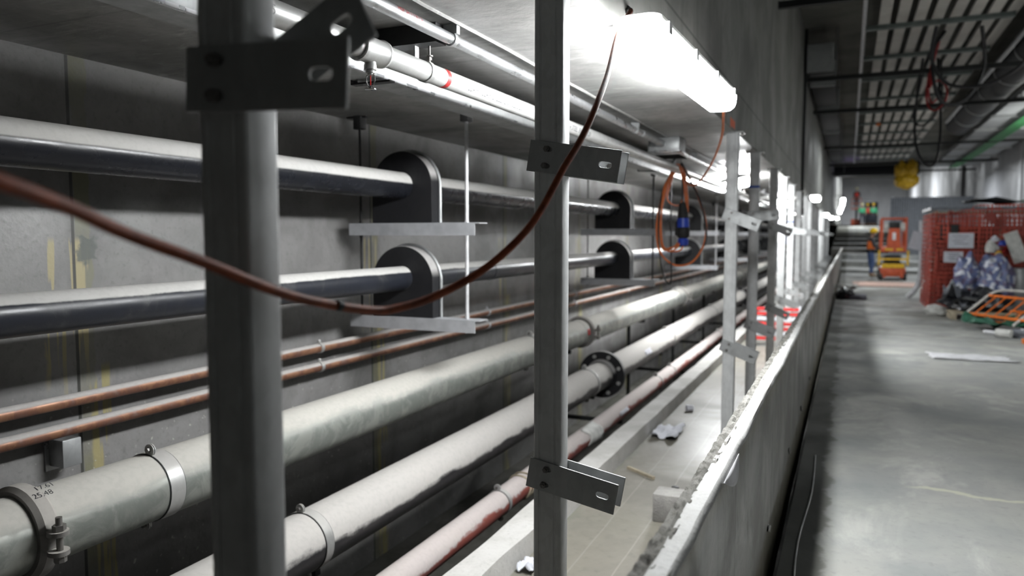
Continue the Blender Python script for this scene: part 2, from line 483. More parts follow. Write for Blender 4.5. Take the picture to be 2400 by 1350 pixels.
    def build(s, name, mat, parent=None, solid=0, bevel=0):
        """vertices are written in world space; the object sits at its parent's origin"""
        me = bpy.data.meshes.new(name)
        bmesh.ops.recalc_face_normals(s.b, faces=s.b.faces[:])
        off = world_of(parent) if parent else Vector()
        for v in s.b.verts: v.co = v.co - off
        s.b.to_mesh(me); s.b.free()
        me.materials.append(mat)
        me.set_sharp_from_angle(angle=math.radians(38))
        o = bpy.data.objects.new(name, me); C.objects.link(o)
        if parent: o.parent = parent
        if solid:
            m = o.modifiers.new('solid', 'SOLIDIFY'); m.thickness = solid; m.offset = 0
        if bevel:
            m = o.modifiers.new('bevel', 'BEVEL'); m.width = bevel; m.segments = 2; m.limit_method = 'ANGLE'
        return o

def world_of(o):
    v = Vector()
    while o: v = v + o.location; o = o.parent
    return v
def tag(o, label=None, cat=None, group=None, kind=None):
    if label: o['label'] = label
    if cat: o['category'] = cat
    if group: o['group'] = group
    if kind: o['kind'] = kind
    return o
def thing(name, label, cat, loc=(0, 0, 0), group=None):
    o = bpy.data.objects.new(name, None); C.objects.link(o); o.location = loc
    o.empty_display_size = .1
    return tag(o, label, cat, group)
def struct(name, mb, mat, **kw):
    return tag(mb.build(name, mat, **kw), kind='structure')
def dup(root, loc, rotz=0, label=None):
    r = root.copy(); C.objects.link(r); r.location = loc; r.rotation_euler = (0, 0, rotz)
    if label: r['label'] = label
    for ch in list(root.children):
        c = ch.copy(); C.objects.link(c); c.parent = r
        for g in list(ch.children):
            d = g.copy(); C.objects.link(d); d.parent = c
    return r
def T(x, y, z): return Matrix.Translation((x, y, z))
def RX(a): return Matrix.Rotation(a, 4, 'X')
def RY(a): return Matrix.Rotation(a, 4, 'Y')
def RZ(a): return Matrix.Rotation(a, 4, 'Z')
def slot(cx, cy, l, r, n=6):
    a = [(cx + l / 2 + r * math.cos(t), cy + r * math.sin(t)) for t in [-PI / 2 + PI * i / n for i in range(n + 1)]]
    b = [(cx - l / 2 + r * math.cos(t), cy + r * math.sin(t)) for t in [PI / 2 + PI * i / n for i in range(n + 1)]]
    return a + b

# ================================================================== the setting
S = 2.32          # underside of the slab over the service trench
BX = -.85         # right face of the deep beam above the posts
WX = -3.27        # left wall
Y0, Y1 = -1.5, 88.
HC = 5.25
struct('wall_left', MB().box((WX - .25, Y0, -1.0), (WX, Y1, S)), M['wall'])
struct('ceiling', MB().box((WX - .25, Y0, S), (BX, Y1, S + .3)), M['soffit'])
struct('wall_beam', MB().box((BX - .3, Y0, S + .3), (BX, Y1, HC + 2.6)), M['bulk'])
struct('wall_beam', MB().box((BX - .0, Y0, S), (BX + .012, Y1, HC + 2.6)), M['bulk'])
MBf = MB().box((-.25, Y0, -.3), (7.2, 33, 0))
def fz(y): return 0 if y < 33 else min((y - 33) * .069, 2.35)
yy = 33.
k_ = 0
while yy < 67:
    z = fz(yy + 1.7)
    MBf.box((-.285 if z < .8 else BX + .013, yy, -.3), (7.2, yy + 3.4, z)); yy += 3.4
MBf.box((BX + .013, 67, -.3), (7.2, Y1, 2.35))
struct('floor', MBf, M['floor'])
struct('floor', MB().box((-1.52, Y0, -.5), (-.37, Y1, -.2)), M['tfloor'])
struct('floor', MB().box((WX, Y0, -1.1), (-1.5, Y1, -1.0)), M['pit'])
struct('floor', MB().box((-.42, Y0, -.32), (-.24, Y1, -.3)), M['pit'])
# kerb along the pit, uneven on top
kb = MB()
def kerbf(u, v):
    y = Y0 + u * 46
    w = v * 3
    n = .010 * noise.noise(Vector((y * 1.6, v * 3, 2)))
    if v < .34: return Vector((-1.67 + .01 * noise.noise(Vector((y * 2, 1, 1))), y, -.2 + (v / .33) * .125 + n)) if v < .33 else Vector((-1.67 + .012 * noise.noise(Vector((y * 2, 1, 1))), y, -.075 + n))
    if v < .67: return Vector((-1.505 + .014 * noise.noise(Vector((y * 1.7, 5, 1))), y, -.075 + n))
    return Vector((-1.50, y, -.2))
kb.grid(kerbf, 420, 3, False)
struct('trim_1', kb, M['kerb'])
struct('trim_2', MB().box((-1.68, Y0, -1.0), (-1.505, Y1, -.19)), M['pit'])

# low upstand wall between trench and corridor
PX0, PX1, PT = -.368, -.293, .84
pw = MB()
def jag(y, a, f, s=0): return a * noise.noise(Vector((y * f, s, 1.3))) + a * .5 * noise.noise(Vector((y * f * 4, s, 7.3)))
def parf(u, v):
    y = Y0 + u * 40
    z = .19 + jag(y, .03, 1.3, 4) + (PT - .006 - .19) * v
    return Vector((PX1 + jag(y, .002, 2, v * 3) - .004 * (v > .99), y, z))
pw.grid(parf, 360, 8)
pw.box((PX0 + .01, Y0, -.2), (PX1 - .008, 88, PT - .01))
struct('wall_parapet', pw, M['parapet'])
tp = MB()
def topf(u, v):
    y = Y0 + (u ** 1.0) * 34
    x0 = PX0 + jag(y, .006, 2.1, 9) + .027
    x1 = PX1 + jag(y, .007, 1.4, 3) + .003
    return Vector((x0 + (x1 - x0) * v, y, PT + .004 + jag(y, .004, 1, 2) + (-.012 if v > .99 else 0)))
tp.grid(topf, 640, 4)
tag(tp.build('mortar_cap', M['mortar_top'], solid=.008), 'smooth white mortar skim capping the low wall beside the corridor', 'mortar', kind='structure')
rp = MB()
def roughf(u, v):
    y = Y0 + u * 20
    x = PX0 - .006 + .044 * v + (jag(y, .006, 5, 9) if v < .05 else 0)
    h = .010 * noise.noise(Vector((y * 14, v * 2.4, 0))) + .007 * noise.noise(Vector((y * 45, v * 7, 5)))
    return Vector((x, y, PT + .005 + h - .026 * max(0, .12 - v) / .12 + .004 * (1 - v)))
rp.grid(roughf, 2000, 8, False)
tag(rp.build('rough_mortar', M['rough_mortar']), kind='structure')
# lumps of squeezed-out mortar along the foot of the wall
for k in range(5):
    y = 1.9 + k * 1.32 + random.random() * .3
    tag(MB().ball((PX1 + .004, y, .20 + .03 * random.random()), .020, 2, (.5, 1.6, .9), .7, k, 2.2).build('mortar_lump', M['parapet']), kind='structure')
# flap of torn tape near the top of the wall
def flapf(u, v):
    y = 2.02 + u * .30
    return Vector((PX1 + .006 + .014 * math.sin(u * PI) * v, y, PT - .002 - v * .045 * math.sin(u * PI)))
tag(MB().grid(flapf, 14, 4).build('plastic_strip', M['white_plastic'], solid=.0015), 'loose pale plastic strip peeling off the top edge of the low wall', 'strip')
tag(MB().tube([(-.20, 2.2, .006), (-.17, 3.0, .006), (-.185, 3.8, .006), (-.155, 4.6, .006), (-.165, 5.4, .006)], .005).build('thin_wire', M['galv']),
    'thin pale wire lying on the floor along the gutter', 'wire')

# right side and far end
struct('wall_right', MB().box((5.35, Y0, -.3), (5.6, Y1, HC + 2.6)), M['rwall'])
struct('ceiling', MB().box((BX, Y0, HC), (5.6, 46, HC + .3)).box((BX, 46, HC + 2.3), (5.6, Y1, HC + 2.6)).box((BX, 45.8, HC), (5.6, 46, HC + 2.5)), M['hceil'])
struct('wall_back', MB().box((WX, Y1, -1), (5.6, Y1 + .3, HC + 2.6)), M['rwall'])
struct('wall_near', MB().box((WX, Y0 - .3, -1), (5.6, Y0, HC + .3)), M['bulk'])
# ridges of concrete left between form boards on the trench soffit
struct('trim_3', MB().tube([(-1.397 + .004 * math.sin(i * 2.1), Y0 + i * .35, S - .003) for i in range(40)], .008, 6, 0), M['soffit'])

# ================================================================== posts
def plate(ang, L=.30, H=.098, t=.006):
    """slotted bracket plate; pivot near its left end; local x along the plate, z up"""
    poly = [(-.052, -H / 2), (L - .052, -H / 2), (L - .052, H / 2), (-.052, H / 2)]
    return poly, [slot(L - .052 - .045, 0, .024, .009), ]
def post(y, label, ups, lows, tape=None, zb=-.2, first=False):
    x0, x1 = -.915, -.82
    cx = (x0 + x1) / 2
    t = thing('steel_post', label, 'post', (cx, y + .035, zb), 'steel posts along the trench')
    m = MB()
    # lipped channel seen from its web: outer skin, rounded corners and two shallow ribs
    w, d, r = (x1 - x0) / 2, .035, .007
    out = []
    for (sx, sy, a0) in ((1, -1, -PI / 2), (1, 1, 0), (-1, 1, PI / 2), (-1, -1, PI)):
        for i in range(4):
            a = a0 + (PI / 2) * i / 3
            out.append((sx * (w - r) + r * math.cos(a), sy * (d - r) + r * math.sin(a)))
    # shallow groove on the front web near each edge
    res = []
    for p in out: res.append(p)
    g = [(-.030, -d), (-.028, -d + .002), (-.024, -d + .002), (-.022, -d), (.022, -d), (.024, -d + .002), (.028, -d + .002), (.030, -d)]
    out2 = out[12:] + g + out[:12]
    m.prism(out2, S - zb - .008, T(cx, y + .035, zb), smooth=False)
    m.build('upright', M['galv_post'], t)
    MB().box((cx - .085, y - .03, S - .008), (cx + .085, y + .10, S), bev=.002).build('top_plate', M['galv'], t)
    for sx in (-1, 1):
        MB().cyl((cx + sx * .07, y + .035, S - .022), (cx + sx * .07, y + .035, S - .007), .009, 6, smooth=False).build('anchor_bolt', M['bolt'], t)
    MB().box((cx - .085, y - .03, zb), (cx + .085, y + .10, zb + .008)).build('base_plate', M['galv'], t)
    for (yy, z, ang, back) in ups + lows:
        poly, hs = plate(ang)
        a = math.radians(ang)
        Y = y - .0065 if not back else y + .0705
        mt = T(cx - .012, Y, z) @ RY(-a) @ RX(PI / 2) @ T(0, 0, -.006)
        if not back:
            hs = hs + [slot(.012, .026, .010, .007), slot(.012, -.026, .010, .007)]
        p = MB().prism(poly, .006, mt, hs).build('bracket', M['galv'], t, bevel=.0012)
        for dz in (.026, -.026):
            q = Matrix.Rotation(-a, 3, 'Y') @ Vector((.008, 0, dz))
            c = Vector((cx - .012 + q.x, Y, z + q.z)); s = -1 if not back else 1
            MB().cyl(c, c + Vector((0, s * .010, 0)), .0105, 6, smooth=False).cyl(c, c + Vector((0, s * .016, 0)), .006, 8).build('bolt', M['bolt'], p)
    if tape: MB().box((x0 - .001, y - .001, tape - .012), (x1 + .001, y + .071, tape + .012)).build('tape_band', M['blue_tape'], t)
    return t
PG = [
 (.86, 'nearest blurred steel post with a level and a raised bracket near its top', [(0, 1.735, -3, 0), (0, 1.722, 27, 1)], [(0, .66, -10, 0)], None),
 (2.20, 'sharp grey steel post in mid-picture with a looping orange cable in front', [(0, 1.745, -9, 0), (0, 1.745, -9, 1)], [(0, .725, -10, 0), (0, .725, -10, 1)], None),
 (6.20, 'bright steel post left of the lamp\'s far end, its top plate in full view', [(0, 1.66, -20, 0), (0, 1.66, -20, 1)], [(0, .60, -20, 0), (0, .60, -20, 1)], None),
 (7.74, 'grey steel post with a dark blue tape band below its top plate', [(0, 1.69, 2, 0), (0, 1.69, 2, 1)], [(0, .61, -20, 0), (0, .61, -20, 1)], 1.98),
 (9.78, 'dark grey steel post, fifth in the row from the camera', [(0, 1.62, -22, 0), (0, 1.62, -20, 1)], [(0, .60, -24, 0)], None),
 (11.2, 'glaring white steel post lit by the crooked lamp, sixth in the row', [(0, 1.62, -16, 0)], [(0, .60, -22, 0)], None),
 (12.9, 'white steel post with a thin blue tape band, seventh in the row', [(0, 1.6, -12, 0)], [(0, .60, -22, 0)], 1.72),
 (14.8, 'pale steel post just before the vertical conduit on the beam, eighth in the row', [(0, 1.6, -18, 0)], [(0, .60, -20, 0)], None)]
for y, lab, u, l, tp_ in PG: post(y, lab, u, l, tp_)
y = 16.9; ords = ('ninth', 'tenth', 'eleventh', 'twelfth', 'thirteenth', 'fourteenth', 'fifteenth', 'sixteenth', 'seventeenth')
proto = None
for i, o_ in enumerate(ords):
    lab = 'far steel post standing at the trench edge, %s in the row from the camera' % o_
    if proto is None: proto = post(y, lab, [(0, 1.6, -15, 0)], [(0, .6, -20, 0)])
    else: dup(proto, (proto.location.x, y + .035, -.2), 0, lab)
    y += 2.1 + .25 * (i % 3)

# ================================================================== pipes
def clamp(par, x, y, z, r, w=.04, mat=None, ang=0., q=1.):
    """two-piece band with a bolted ear above and one below"""
    m = MB()
    m.lathe((x, y, z), (0, 1, 0), [(0, r + .001), (0, r + .005), (w, r + .005), (w, r + .001)], 36, True)
    for s in (1, -1):
        a = ang
        dx, dz = math.sin(a), math.cos(a)
        mt = T(x + s * dx * (r + .016 * q), y, z + s * dz * (r + .016 * q)) @ RX(PI / 2) @ T(0, 0, -.005)
        ear = [(.020 * q * math.cos(t), .020 * q * math.sin(t)) for t in [2 * PI * i / 14 for i in range(14)]]
        m.prism(ear, .004, mt); m.prism(ear, .004, mt @ T(0, 0, -.008))
    c = m.build('pipe_clamp', mat or M['clamp'], par)
    MB().lathe((x, y - .004, z), (0, 1, 0), [(0, r + .0005), (0, r + .003), (w + .008, r + .003), (w + .008, r + .0005)], 36, True).build('rubber_lining', M['rubber'], c)
    for s in (1, -1):
        p = Vector((x + s * math.sin(ang) * (r + .018 * q), y, z + s * math.cos(ang) * (r + .018 * q)))
        MB().cyl(p + Vector((0, -.012, 0)), p + Vector((0, .018, 0)), .0085 * q, 6, smooth=False).build('bolt', M['bolt'], c)
    return c
def pipe(name, label, x, z, r, mat, y0=Y0 + .02, y1=60., seg=40, joints=()):
    t = thing(name, label, 'pipe', (x, 0, z))
    m = MB()
    n = 60
    ys = [y0 + (y1 - y0) * (i / n) ** 2 for i in range(n + 1)]
    m.lathe((x, 0, z), (0, 1, 0), [(q, r) for q in ys], seg)
    m.build('pipe_barrel', mat, t)
    return t
def coupling(par, x, y, z, r, w=.075):
    k = MB()
    pr = [(-w / 2, r), (-w / 2, r + .017), (-w / 2 + .016, r + .032), (w / 2 - .016, r + .032), (w / 2, r + .017), (w / 2, r)]
    k.lathe((x, y, z), (0, 1, 0), pr, 44, True)
    for sx in (1, -1):
        for dz in (.024, -.045):
            ear = [(.038 * math.cos(t), .034 * math.sin(t)) for t in [2 * PI * i / 16 for i in range(16)]]
            k.prism(ear, .016, T(x + sx * (r + .053), y, z + dz))
    c = k.build('grooved_coupling', M['coupling'], par)
    for sx in (1, -1):
        p = Vector((x + sx * (r + .061), y, z))
        b = MB().cyl(p + Vector((0, 0, -.060)), p + Vector((0, 0, .088)), .0113, 10)
        b.cyl(p + Vector((0, 0, .042)), p + Vector((0, 0, .061)), .022, 6, smooth=False).cyl(p + Vector((0, 0, -.069)), p + Vector((0, 0, -.048)), .021, 8)
        b.build('bolt', M['bolt'], c)
    return c

# two black lagged pipes on hanging cross bars
BPX = -2.72
bp1 = pipe('chilled_water_pipe', 'upper black lagged pipe with a pale dusty top, running through the foam blocks', BPX, 1.83, .088, M['black_pipe'])
bp2 = pipe('chilled_water_pipe', 'lower black lagged pipe, scuffed, running just under the upper black one', BPX, 1.215, .080, M['black_pipe2'])
for y in (1.05, 5.55, 9.9):
    MB().lathe((BPX, y, 1.215), (0, 1, 0), [(0, .0795), (0, .083), (.12, .083), (.12, .0795)], 36, True).build('lagging_band', M['black_pipe2'], bp2)
MB().lathe((BPX, 6.5, 1.83), (0, 1, 0), [(0, .0875), (0, .0895), (.05, .0895), (.05, .0875)], 36, True).build('orange_tape_band', M['black_pipe'], bp1)

HY = [4.28, 9.15, 14.0, 18.9, 23.8, 28.7, 33.6]
hn = ['nearest', 'second', 'third', 'fourth', 'fifth', 'sixth', 'farthest']
for i, y in enumerate(HY):
    lo = i < 3
    h = thing('pipe_hanger', '%s hanger of two threaded rods with two pale angle bars under the black pipes' % hn[i], 'pipe hanger', (-2.65, y, S), 'hangers of the black pipes')
    rods = (-2.27, -3.10) if i == 0 else (-2.22, -3.07)
    for j, rx in enumerate(rods):
        rm = M['rod'] if (i != 1 and j == 0) else M['dark_rod']
        rd = MB().cyl((rx, y + .045, .86), (rx, y + .045, S - .05), .0085 if j else .012, 10).build('threaded_rod', rm, h)
        MB().box((rx - .03, y + .01, S - .09), (rx + .03, y + .08, S), bev=.004).box((rx - .10, y + .03, S - .012), (rx + .06, y + .06, S - .002)).build('rod_anchor', M['dark_rod'], h)
        for z in (1.583, .96):
            MB().cyl((rx, y + .045, z), (rx, y + .045, z + .012), .016, 6, smooth=False).build('nut', rm, rd)
            MB().cyl((rx, y + .045, z - .095), (rx, y + .045, z - .08), .013, 6, smooth=False).build('nut', rm, rd)
    for z in (1.583, .955):
        b = MB().box((-3.14, y - .04, z - .082), (-2.17, y - .034, z)).box((-3.14, y - .034, z - .006), (-2.14, y + .085, z))
        b.build('cross_bar', M['white_steel'], h)
    for (pz, cz, rr, nm) in ((1.583, 1.825, .232, 'upper'), (.955, 1.195, .235, 'lower')):
        base = pz
        s = thing('pipe_support_block', 'black round-topped foam block gripping the %s black pipe on the %s hanger' % (nm, hn[i]), 'pipe block', (BPX, y, base), 'black foam blocks on the hangers')
        def arch(r, n=26): return [(r, base - cz)] + [(r * math.cos(PI * k / n), r * math.sin(PI * k / n)) for k in range(n + 1)] + [(-r, base - cz)]
        MB().prism(arch(rr), .12, T(BPX, y + .09, cz) @ RX(PI / 2), smooth=False).build('block', M['block'], s, bevel=.003)
        MB().tube([(BPX + rr + .009, y + .065, base + .0)] + [(BPX + (rr + .009) * math.cos(PI * k / 20), y + .065, cz + (rr + .009) * math.sin(PI * k / 20)) for k in range(21)] + [(BPX - rr - .009, y + .065, base)], .010, 8, 2).build('u_bolt', M['galv'], s)

# copper pair on the wall
for k, (z, x, nm) in enumerate(((.765, WX + .12, 'upper'), (.64, WX + .12, 'lower'))):
    cpz = pipe('copper_pipe', '%s of the two thin dusty copper pipes running along the left wall' % nm, x, z, .030, M['copper'], seg=20)
    for y in (1.2, 3.9, 6.4, 8.9, 11.4, 13.9, 16.4):
        c = MB().lathe((x, y, z), (0, 1, 0), [(0, .0305), (0, .036), (.03, .036), (.03, .0305)], 24, True)
        c.ball((x, y + .015, z + .045), .012, 1).cyl((WX + .002, y + .015, z), (x - .03, y + .015, z), .008, 8)
        c.build('pipe_clamp', M['white_plastic'] if y > 4 else M['clamp'], cpz)

# large galvanised main
GX, GZ, GR = -2.66, .443, .141
gp = pipe('galvanised_main_pipe', 'thick dusty galvanised pipe with bolted grooved couplings, below the copper pair', GX, GZ, GR, M['galv_pipe'], seg=56)
for y in (1.65, 7.74, 12.97, 20.6, 28.6): coupling(gp, GX, y, GZ, GR)
for y in (2.17, 6.25, 12.57, 18.9, 24.7): clamp(gp, GX, y, GZ, GR, .073, ang=.12, q=1.33)
MB().lathe((GX, 7.55, GZ), (0, 1, 0), [(0, GR + .0005), (0, GR + .0015), (.012, GR + .0015), (.012, GR + .0005)], 40, True).build('weld_ring', M['coupling'], gp)
MB().grid(lambda u, v: Vector((GX + (GR + .001) * math.cos(-.1 + .5 * v), 7.58 + .08 * u, GZ + (GR + .001) * math.sin(-.1 + .5 * v))), 3, 8).build('red_paint_mark', M['red_mark'], gp, solid=.0005)
# handwriting on the coupling top and red mark near the second coupling
def wrap_text(txt, size, x, y, z, r, ang0, mat, par, name='lettering', shear=0., flip=False):
    cu = bpy.data.curves.new('t', 'FONT'); cu.body = txt; cu.size = size; cu.resolution_u = 3; cu.shear = shear
    o = bpy.data.objects.new('t', cu); C.objects.link(o)
    me = bpy.data.meshes.new_from_object(o)
    b = bmesh.new(); b.from_mesh(me)
    bmesh.ops.subdivide_edges(b, edges=[e for e in b.edges if e.calc_length() > size * .3], cuts=1)
    for v in b.verts:
        a = ang0 + v.co.y / r          # angle measured from +X towards +Z
        v.co = Vector((x + (r + .0006) * math.cos(a), y + v.co.x, z + (r + .0006) * math.sin(a)))
    m2 = MB(); m2.b.free(); m2.b = b
    C.objects.unlink(o); bpy.data.objects.remove(o)
    off = world_of(par)
    for v in b.verts: v.co -= off
    nm = bpy.data.meshes.new(name); b.to_mesh(nm); b.free(); nm.materials.append(mat)
    q = bpy.data.objects.new(name, nm); C.objects.link(q); q.parent = par
    return q
wrap_text('17.61', .032, GX, 1.66, GZ, GR + .032, 1.15, M['ink'], gp)
wrap_text('25.48', .032, GX, 1.635, GZ, GR + .032, .95, M['ink'], gp)
# black drain pipe with a bolted flange
DX, DZ, DR = -2.40, -.002, .145
dp = pipe('drain_pipe', 'black drain pipe thick with pale dust, with a round bolted flange', DX, DZ, DR, M['waste'], seg=56)
def flange(y):
    f = MB().lathe((DX, y, DZ), (0, 1, 0), [(0, DR), (0, .252), (.030, .252), (.030, DR)], 48, True).lathe((DX, y + .034, DZ), (0, 1, 0), [(0, DR), (0, .252), (.027, .252), (.027, DR)], 48, True)
    f.lathe((DX, y - .075, DZ), (0, 1, 0), [(0, DR), (.0, DR + .006), (.070, DR + .025), (.075, DR)], 40, True)
    fo = f.build('flange', M['block'], dp)
    for k in range(8):
        a = 2 * PI * (k + .5) / 8
        c = Vector((DX + .207 * math.cos(a), y, DZ + .207 * math.sin(a)))
        MB().cyl(c + Vector((0, -.020, 0)), c + Vector((0, .084, 0)), .022, 6, smooth=False).cyl(c + Vector((0, -.032, 0)), c, .012, 8).build('flange_bolt', M['clamp'], fo)
flange(7.69); flange(18.96)
for y in (2.83, 7.14, 10.77, 14.65, 20.9): clamp(dp, DX, y, DZ, DR, .055, ang=-.1, q=1.23)
# red pipe
RXp, RZp, RR = -2.10, -.296, .0835
rp_ = pipe('red_pipe', 'red painted pipe under a coat of dust, lowest of the pipes beside the kerb', RXp, RZp, RR, M['red_pipe'], seg=40)
for y in (4.44, 8.95, 9.72, 13.7, 17.3): clamp(rp_, RXp, y, RZp, RR, .038, ang=-.1, q=1.19)
for y in (4.79, 4.86): MB().tube([(RXp + (RR + .006) * math.cos(a), y + .012 * math.sin(3 * a), RZp + (RR + .006) * math.sin(a)) for a in [2 * PI * i / 16 for i in range(16)]], .007, 6, 3, True).build('rope_lashing', M['wood'], rp_)
for (px, py, pz, pr, ow, ny) in ((RXp, 7.1, RZp, RR, rp_, 1), (DX, 9.05, DZ, DR, dp, 1)):
    def lb(u, v, px=px, py=py, pz=pz, pr=pr): 
        a = .05 + v * .5
        return Vector((px + (pr + .003) * math.cos(a), py + u * .30 + .02 * math.sin(v * 7), pz + (pr + .003) * math.sin(a)))
    MB().grid(lb, 4, 6).build('paper_label', M['paper'], ow, solid=.001)
def torn(u, v):
    a = -.5 + v * 2.2
    r = RR + .004 + .02 * u * (1 if v < .3 else .3)
    return Vector((RXp + r * math.cos(a), 6.14 + u * .33 + .03 * math.sin(a * 4), RZp + r * math.sin(a)))
tag(MB().grid(torn, 8, 12).build('torn_cover', M['white_bag'], rp_, solid=.002), 'torn pale wrapping')
# legs under the pipes and one stub on the wall
for k, y in enumerate((2.87, 7.3, 10.4, 13.4, 16.5)):
    t = thing('pipe_stand', 'slim black steel stand under the three lower pipes, %s from the camera' % ('first', 'second', 'third', 'fourth', 'fifth')[k], 'stand', (-2.83, y, -1.0), 'black stands under the lower pipes')
    MB().box((-2.87, y, -1.0), (-2.83, y + .04, .30)).build('leg', M['black_steel'], t)
    MB().box((-2.87, y, .262), (-2.62, y + .04, .300)).build('upper_arm', M['black_steel'], t)
    MB().box((-2.87, y, -.188), (-2.36, y + .04, -.149)).build('middle_arm', M['black_steel'], t)
    MB().box((-2.87, y, -.42), (-2.06, y + .04, -.382)).build('lower_arm', M['black_steel'], t)
t = thing('wall_stub', 'short grey steel box stub fixed to the left wall above the galvanised main', 'bracket', (WX, 2.2, .52))
MB().box((WX + .001, 2.16, .46), (WX + .10, 2.25, .585), bev=.004).build('stub_box', M['galv'], t)
MB().box((WX + .001, 2.14, .44), (WX + .008, 2.30, .60)).build('stub_plate', M['galv_bright'], t)

# ---- overhead: sprinkler pipe, steel trunking, conduits
SX, SZ, SR = -1.536, 2.142, .038
sp = pipe('sprinkler_pipe', 'pale stencilled steel sprinkler pipe under the trench ceiling, a sprinkler head on it', SX, SZ, SR, M['spr_pipe'], seg=32)
ys = 2.21
m = MB().lathe((SX, ys - .075, SZ), (0, 1, 0), [(0, SR), (0, SR + .010), (.012, SR + .012), (.018, SR + .007), (.13, SR + .007), (.138, SR + .012), (.15, SR + .010), (.15, SR)], 32, True)
m.lathe((SX, ys, SZ - .025), (0, 0, -1), [(0, .020), (.022, .020), (.026, .022), (.042, .022), (.042, .012)], 20)
m.cyl((SX, ys - .04, SZ - .02), (SX - .0, ys - .075, SZ - .045), .006, 8)
m.build('tee_fitting', M['spr_pipe'], sp)
hd = MB().lathe((SX, ys, SZ - .066), (0, 0, -1), [(0, .013), (.006, .017), (.012, .017), (.014, .011), (.020, .011)], 16).build('sprinkler_head', M['clamp'], sp)
fr = MB()
for s in (-1, 1): fr.tube([(SX + s * .010, ys, SZ - .082), (SX + s * .0165, ys, SZ - .090), (SX + s * .0165, ys, SZ - .108), (SX + s * .010, ys, SZ - .122), (SX + s * .002, ys, SZ - .127)], .0028, 6)
fr.cyl((SX, ys, SZ - .122), (SX, ys, SZ - .132), .004, 8)
fr.lathe((SX, ys, SZ - .132), (0, 0, -1), [(0, .006), (.001, .021), (.0025, .021), (.003, .004)], 20)
fr.build('head_frame', M['chrome'], hd)
MB().cyl((SX, ys, SZ - .086), (SX, ys, SZ - .120), .0022, 8).build('glass_bulb', M['red_glass'], hd)
MB().lathe((SX, 2.70, SZ), (0, 1, 0), [(0, SR + .0004), (0, SR + .001), (.030, SR + .001), (.030, SR + .0004)], 32, True).build('red_paint_band', M['red_mark'], sp)
wrap_text('S3AH   SeAH STEEL  EN 10255.20', .041, SX, 2.88, SZ, SR, -.62, M['ink'], sp)
wrap_text('SeAH STEEL  EN 10255', .041, SX, 1.30, SZ, SR, -.5, M['ink'], sp)
wrap_text('SeAH STEEL  EN 10255.20', .041, SX, 4.08, SZ, SR, -.62, M['ink'], sp)
def band_hanger(y, lab):
    h = thing('band_hanger', lab, 'pipe hanger', (SX, y, S), 'band hangers of the sprinkler pipe')
    MB().lathe((SX, y, SZ), (0, 1, 0), [(0, SR + .001), (0, SR + .004), (.028, SR + .004), (.028, SR + .001)], 28, True).build('band', M['clamp'], h)
    MB().box((SX - .045, y + .004, SZ + SR * .6), (SX - .041, y + .032, S - .045)).box((SX - .045, y + .004, S - .06), (SX + .01, y + .032, S - .052)).build('hanger_strap', M['galv_bright'], h)
    b = MB().cyl((SX + .018, y + .014, SZ + SR - .012), (SX + .018, y + .014, SZ + SR + .06), .0048, 8)
    b.cyl((SX + .018, y + .014, SZ + SR + .004), (SX + .018, y + .014, SZ + SR + .014), .011, 6, smooth=False).cyl((SX + .018, y + .014, SZ + SR + .018), (SX + .018, y + .014, SZ + SR + .022), .014, 14)
    b.cyl((SX + .018, y + .014, SZ + SR - .022), (SX + .018, y + .014, SZ + SR - .010), .010, 6, smooth=False).build('clamp_bolt', M['bolt'], h)
    MB().box((-2.0, y - .02, S - .075), (-1.47, y + .06, S - .002)).build('ceiling_channel', M['dark_rod'], h)
band_hanger(2.57, 'nearest band hanger, its bolt beside the red mark on the sprinkler pipe')
band_hanger(7.38, 'band hanger holding up the coil of orange cable')
band_hanger(12.2, 'band hanger on the sprinkler pipe well beyond the coil of cable')
# steel cable trunking behind the sprinkler pipe
t = thing('cable_trunking', 'square galvanised trunking running just left of the sprinkler pipe', 'trunking', (-1.56, 0, 2.0))
MB().box((-1.968, Y0 + .05, 2.166), (-1.80, 40, 2.226)).build('trunking_body', M['galv'], t)
MB().box((-1.802, Y0 + .05, 2.206), (-1.752, 40, 2.230)).build('trunking_lid', M['galv_bright'], t)
MB().box((-1.806, Y0 + .05, 2.155), (-1.790, 40, 2.167)).build('trunking_lip', M['galv_bright'], t)
for k in range(9):
    MB().box((-1.98, 2.7 + k * 2.4, 2.15), (-1.97, 2.74 + k * 2.4, S - .002)).box((-1.98, 2.7 + k * 2.4, 2.147), (-1.78, 2.74 + k * 2.4, 2.155)).build('trunking_bracket', M['dark_rod'], t)
# conduits and junction box on the soffit
CX = -1.435
cd = thing('steel_conduit', 'bright galvanised conduit with red print, running into the square steel box', 'conduit', (CX, 0, 2.262))
MB().cyl((CX, Y0 + .05, 2.262), (CX, 6.25, 2.262), .0225, 20).build('conduit_tube', M['galv_bright'], cd)
MB().cyl((CX, 5.55, 2.262), (CX, 6.22, 2.262), .026, 20).build('conduit_sleeve', M['galv'], cd)
wrap_text('HGF 3A 1 1 8 7 2', .022, CX, 2.2, 2.262, .0225, .1, M['red_ink'], cd)
wrap_text('1 HGF 3A 1 8 7 2', .022, CX, 3.75, 2.262, .0225, .1, M['red_ink'], cd)
for y in (2.6, 5.35):
    MB().lathe((CX, y, 2.262), (0, 1, 0), [(0, .023), (0, .027), (.025, .027), (.025, .023)], 20, True).box((CX - .03, y, 2.28), (CX + .03, y + .025, S - .002)).build('saddle', M['galv'], cd)
jb = thing('junction_box', 'square grey steel junction box under the trench ceiling at the conduit end', 'junction box', (-1.42, 6.4, S))
MB().box((-1.56, 6.25, 2.205), (-1.30, 6.50, S - .002), bev=.004).build('box_body', M['galv'], jb)
MB().box((-1.565, 6.245, 2.198), (-1.295, 6.505, 2.206), bev=.002).build('box_lid', M['galv_bright'], jb)
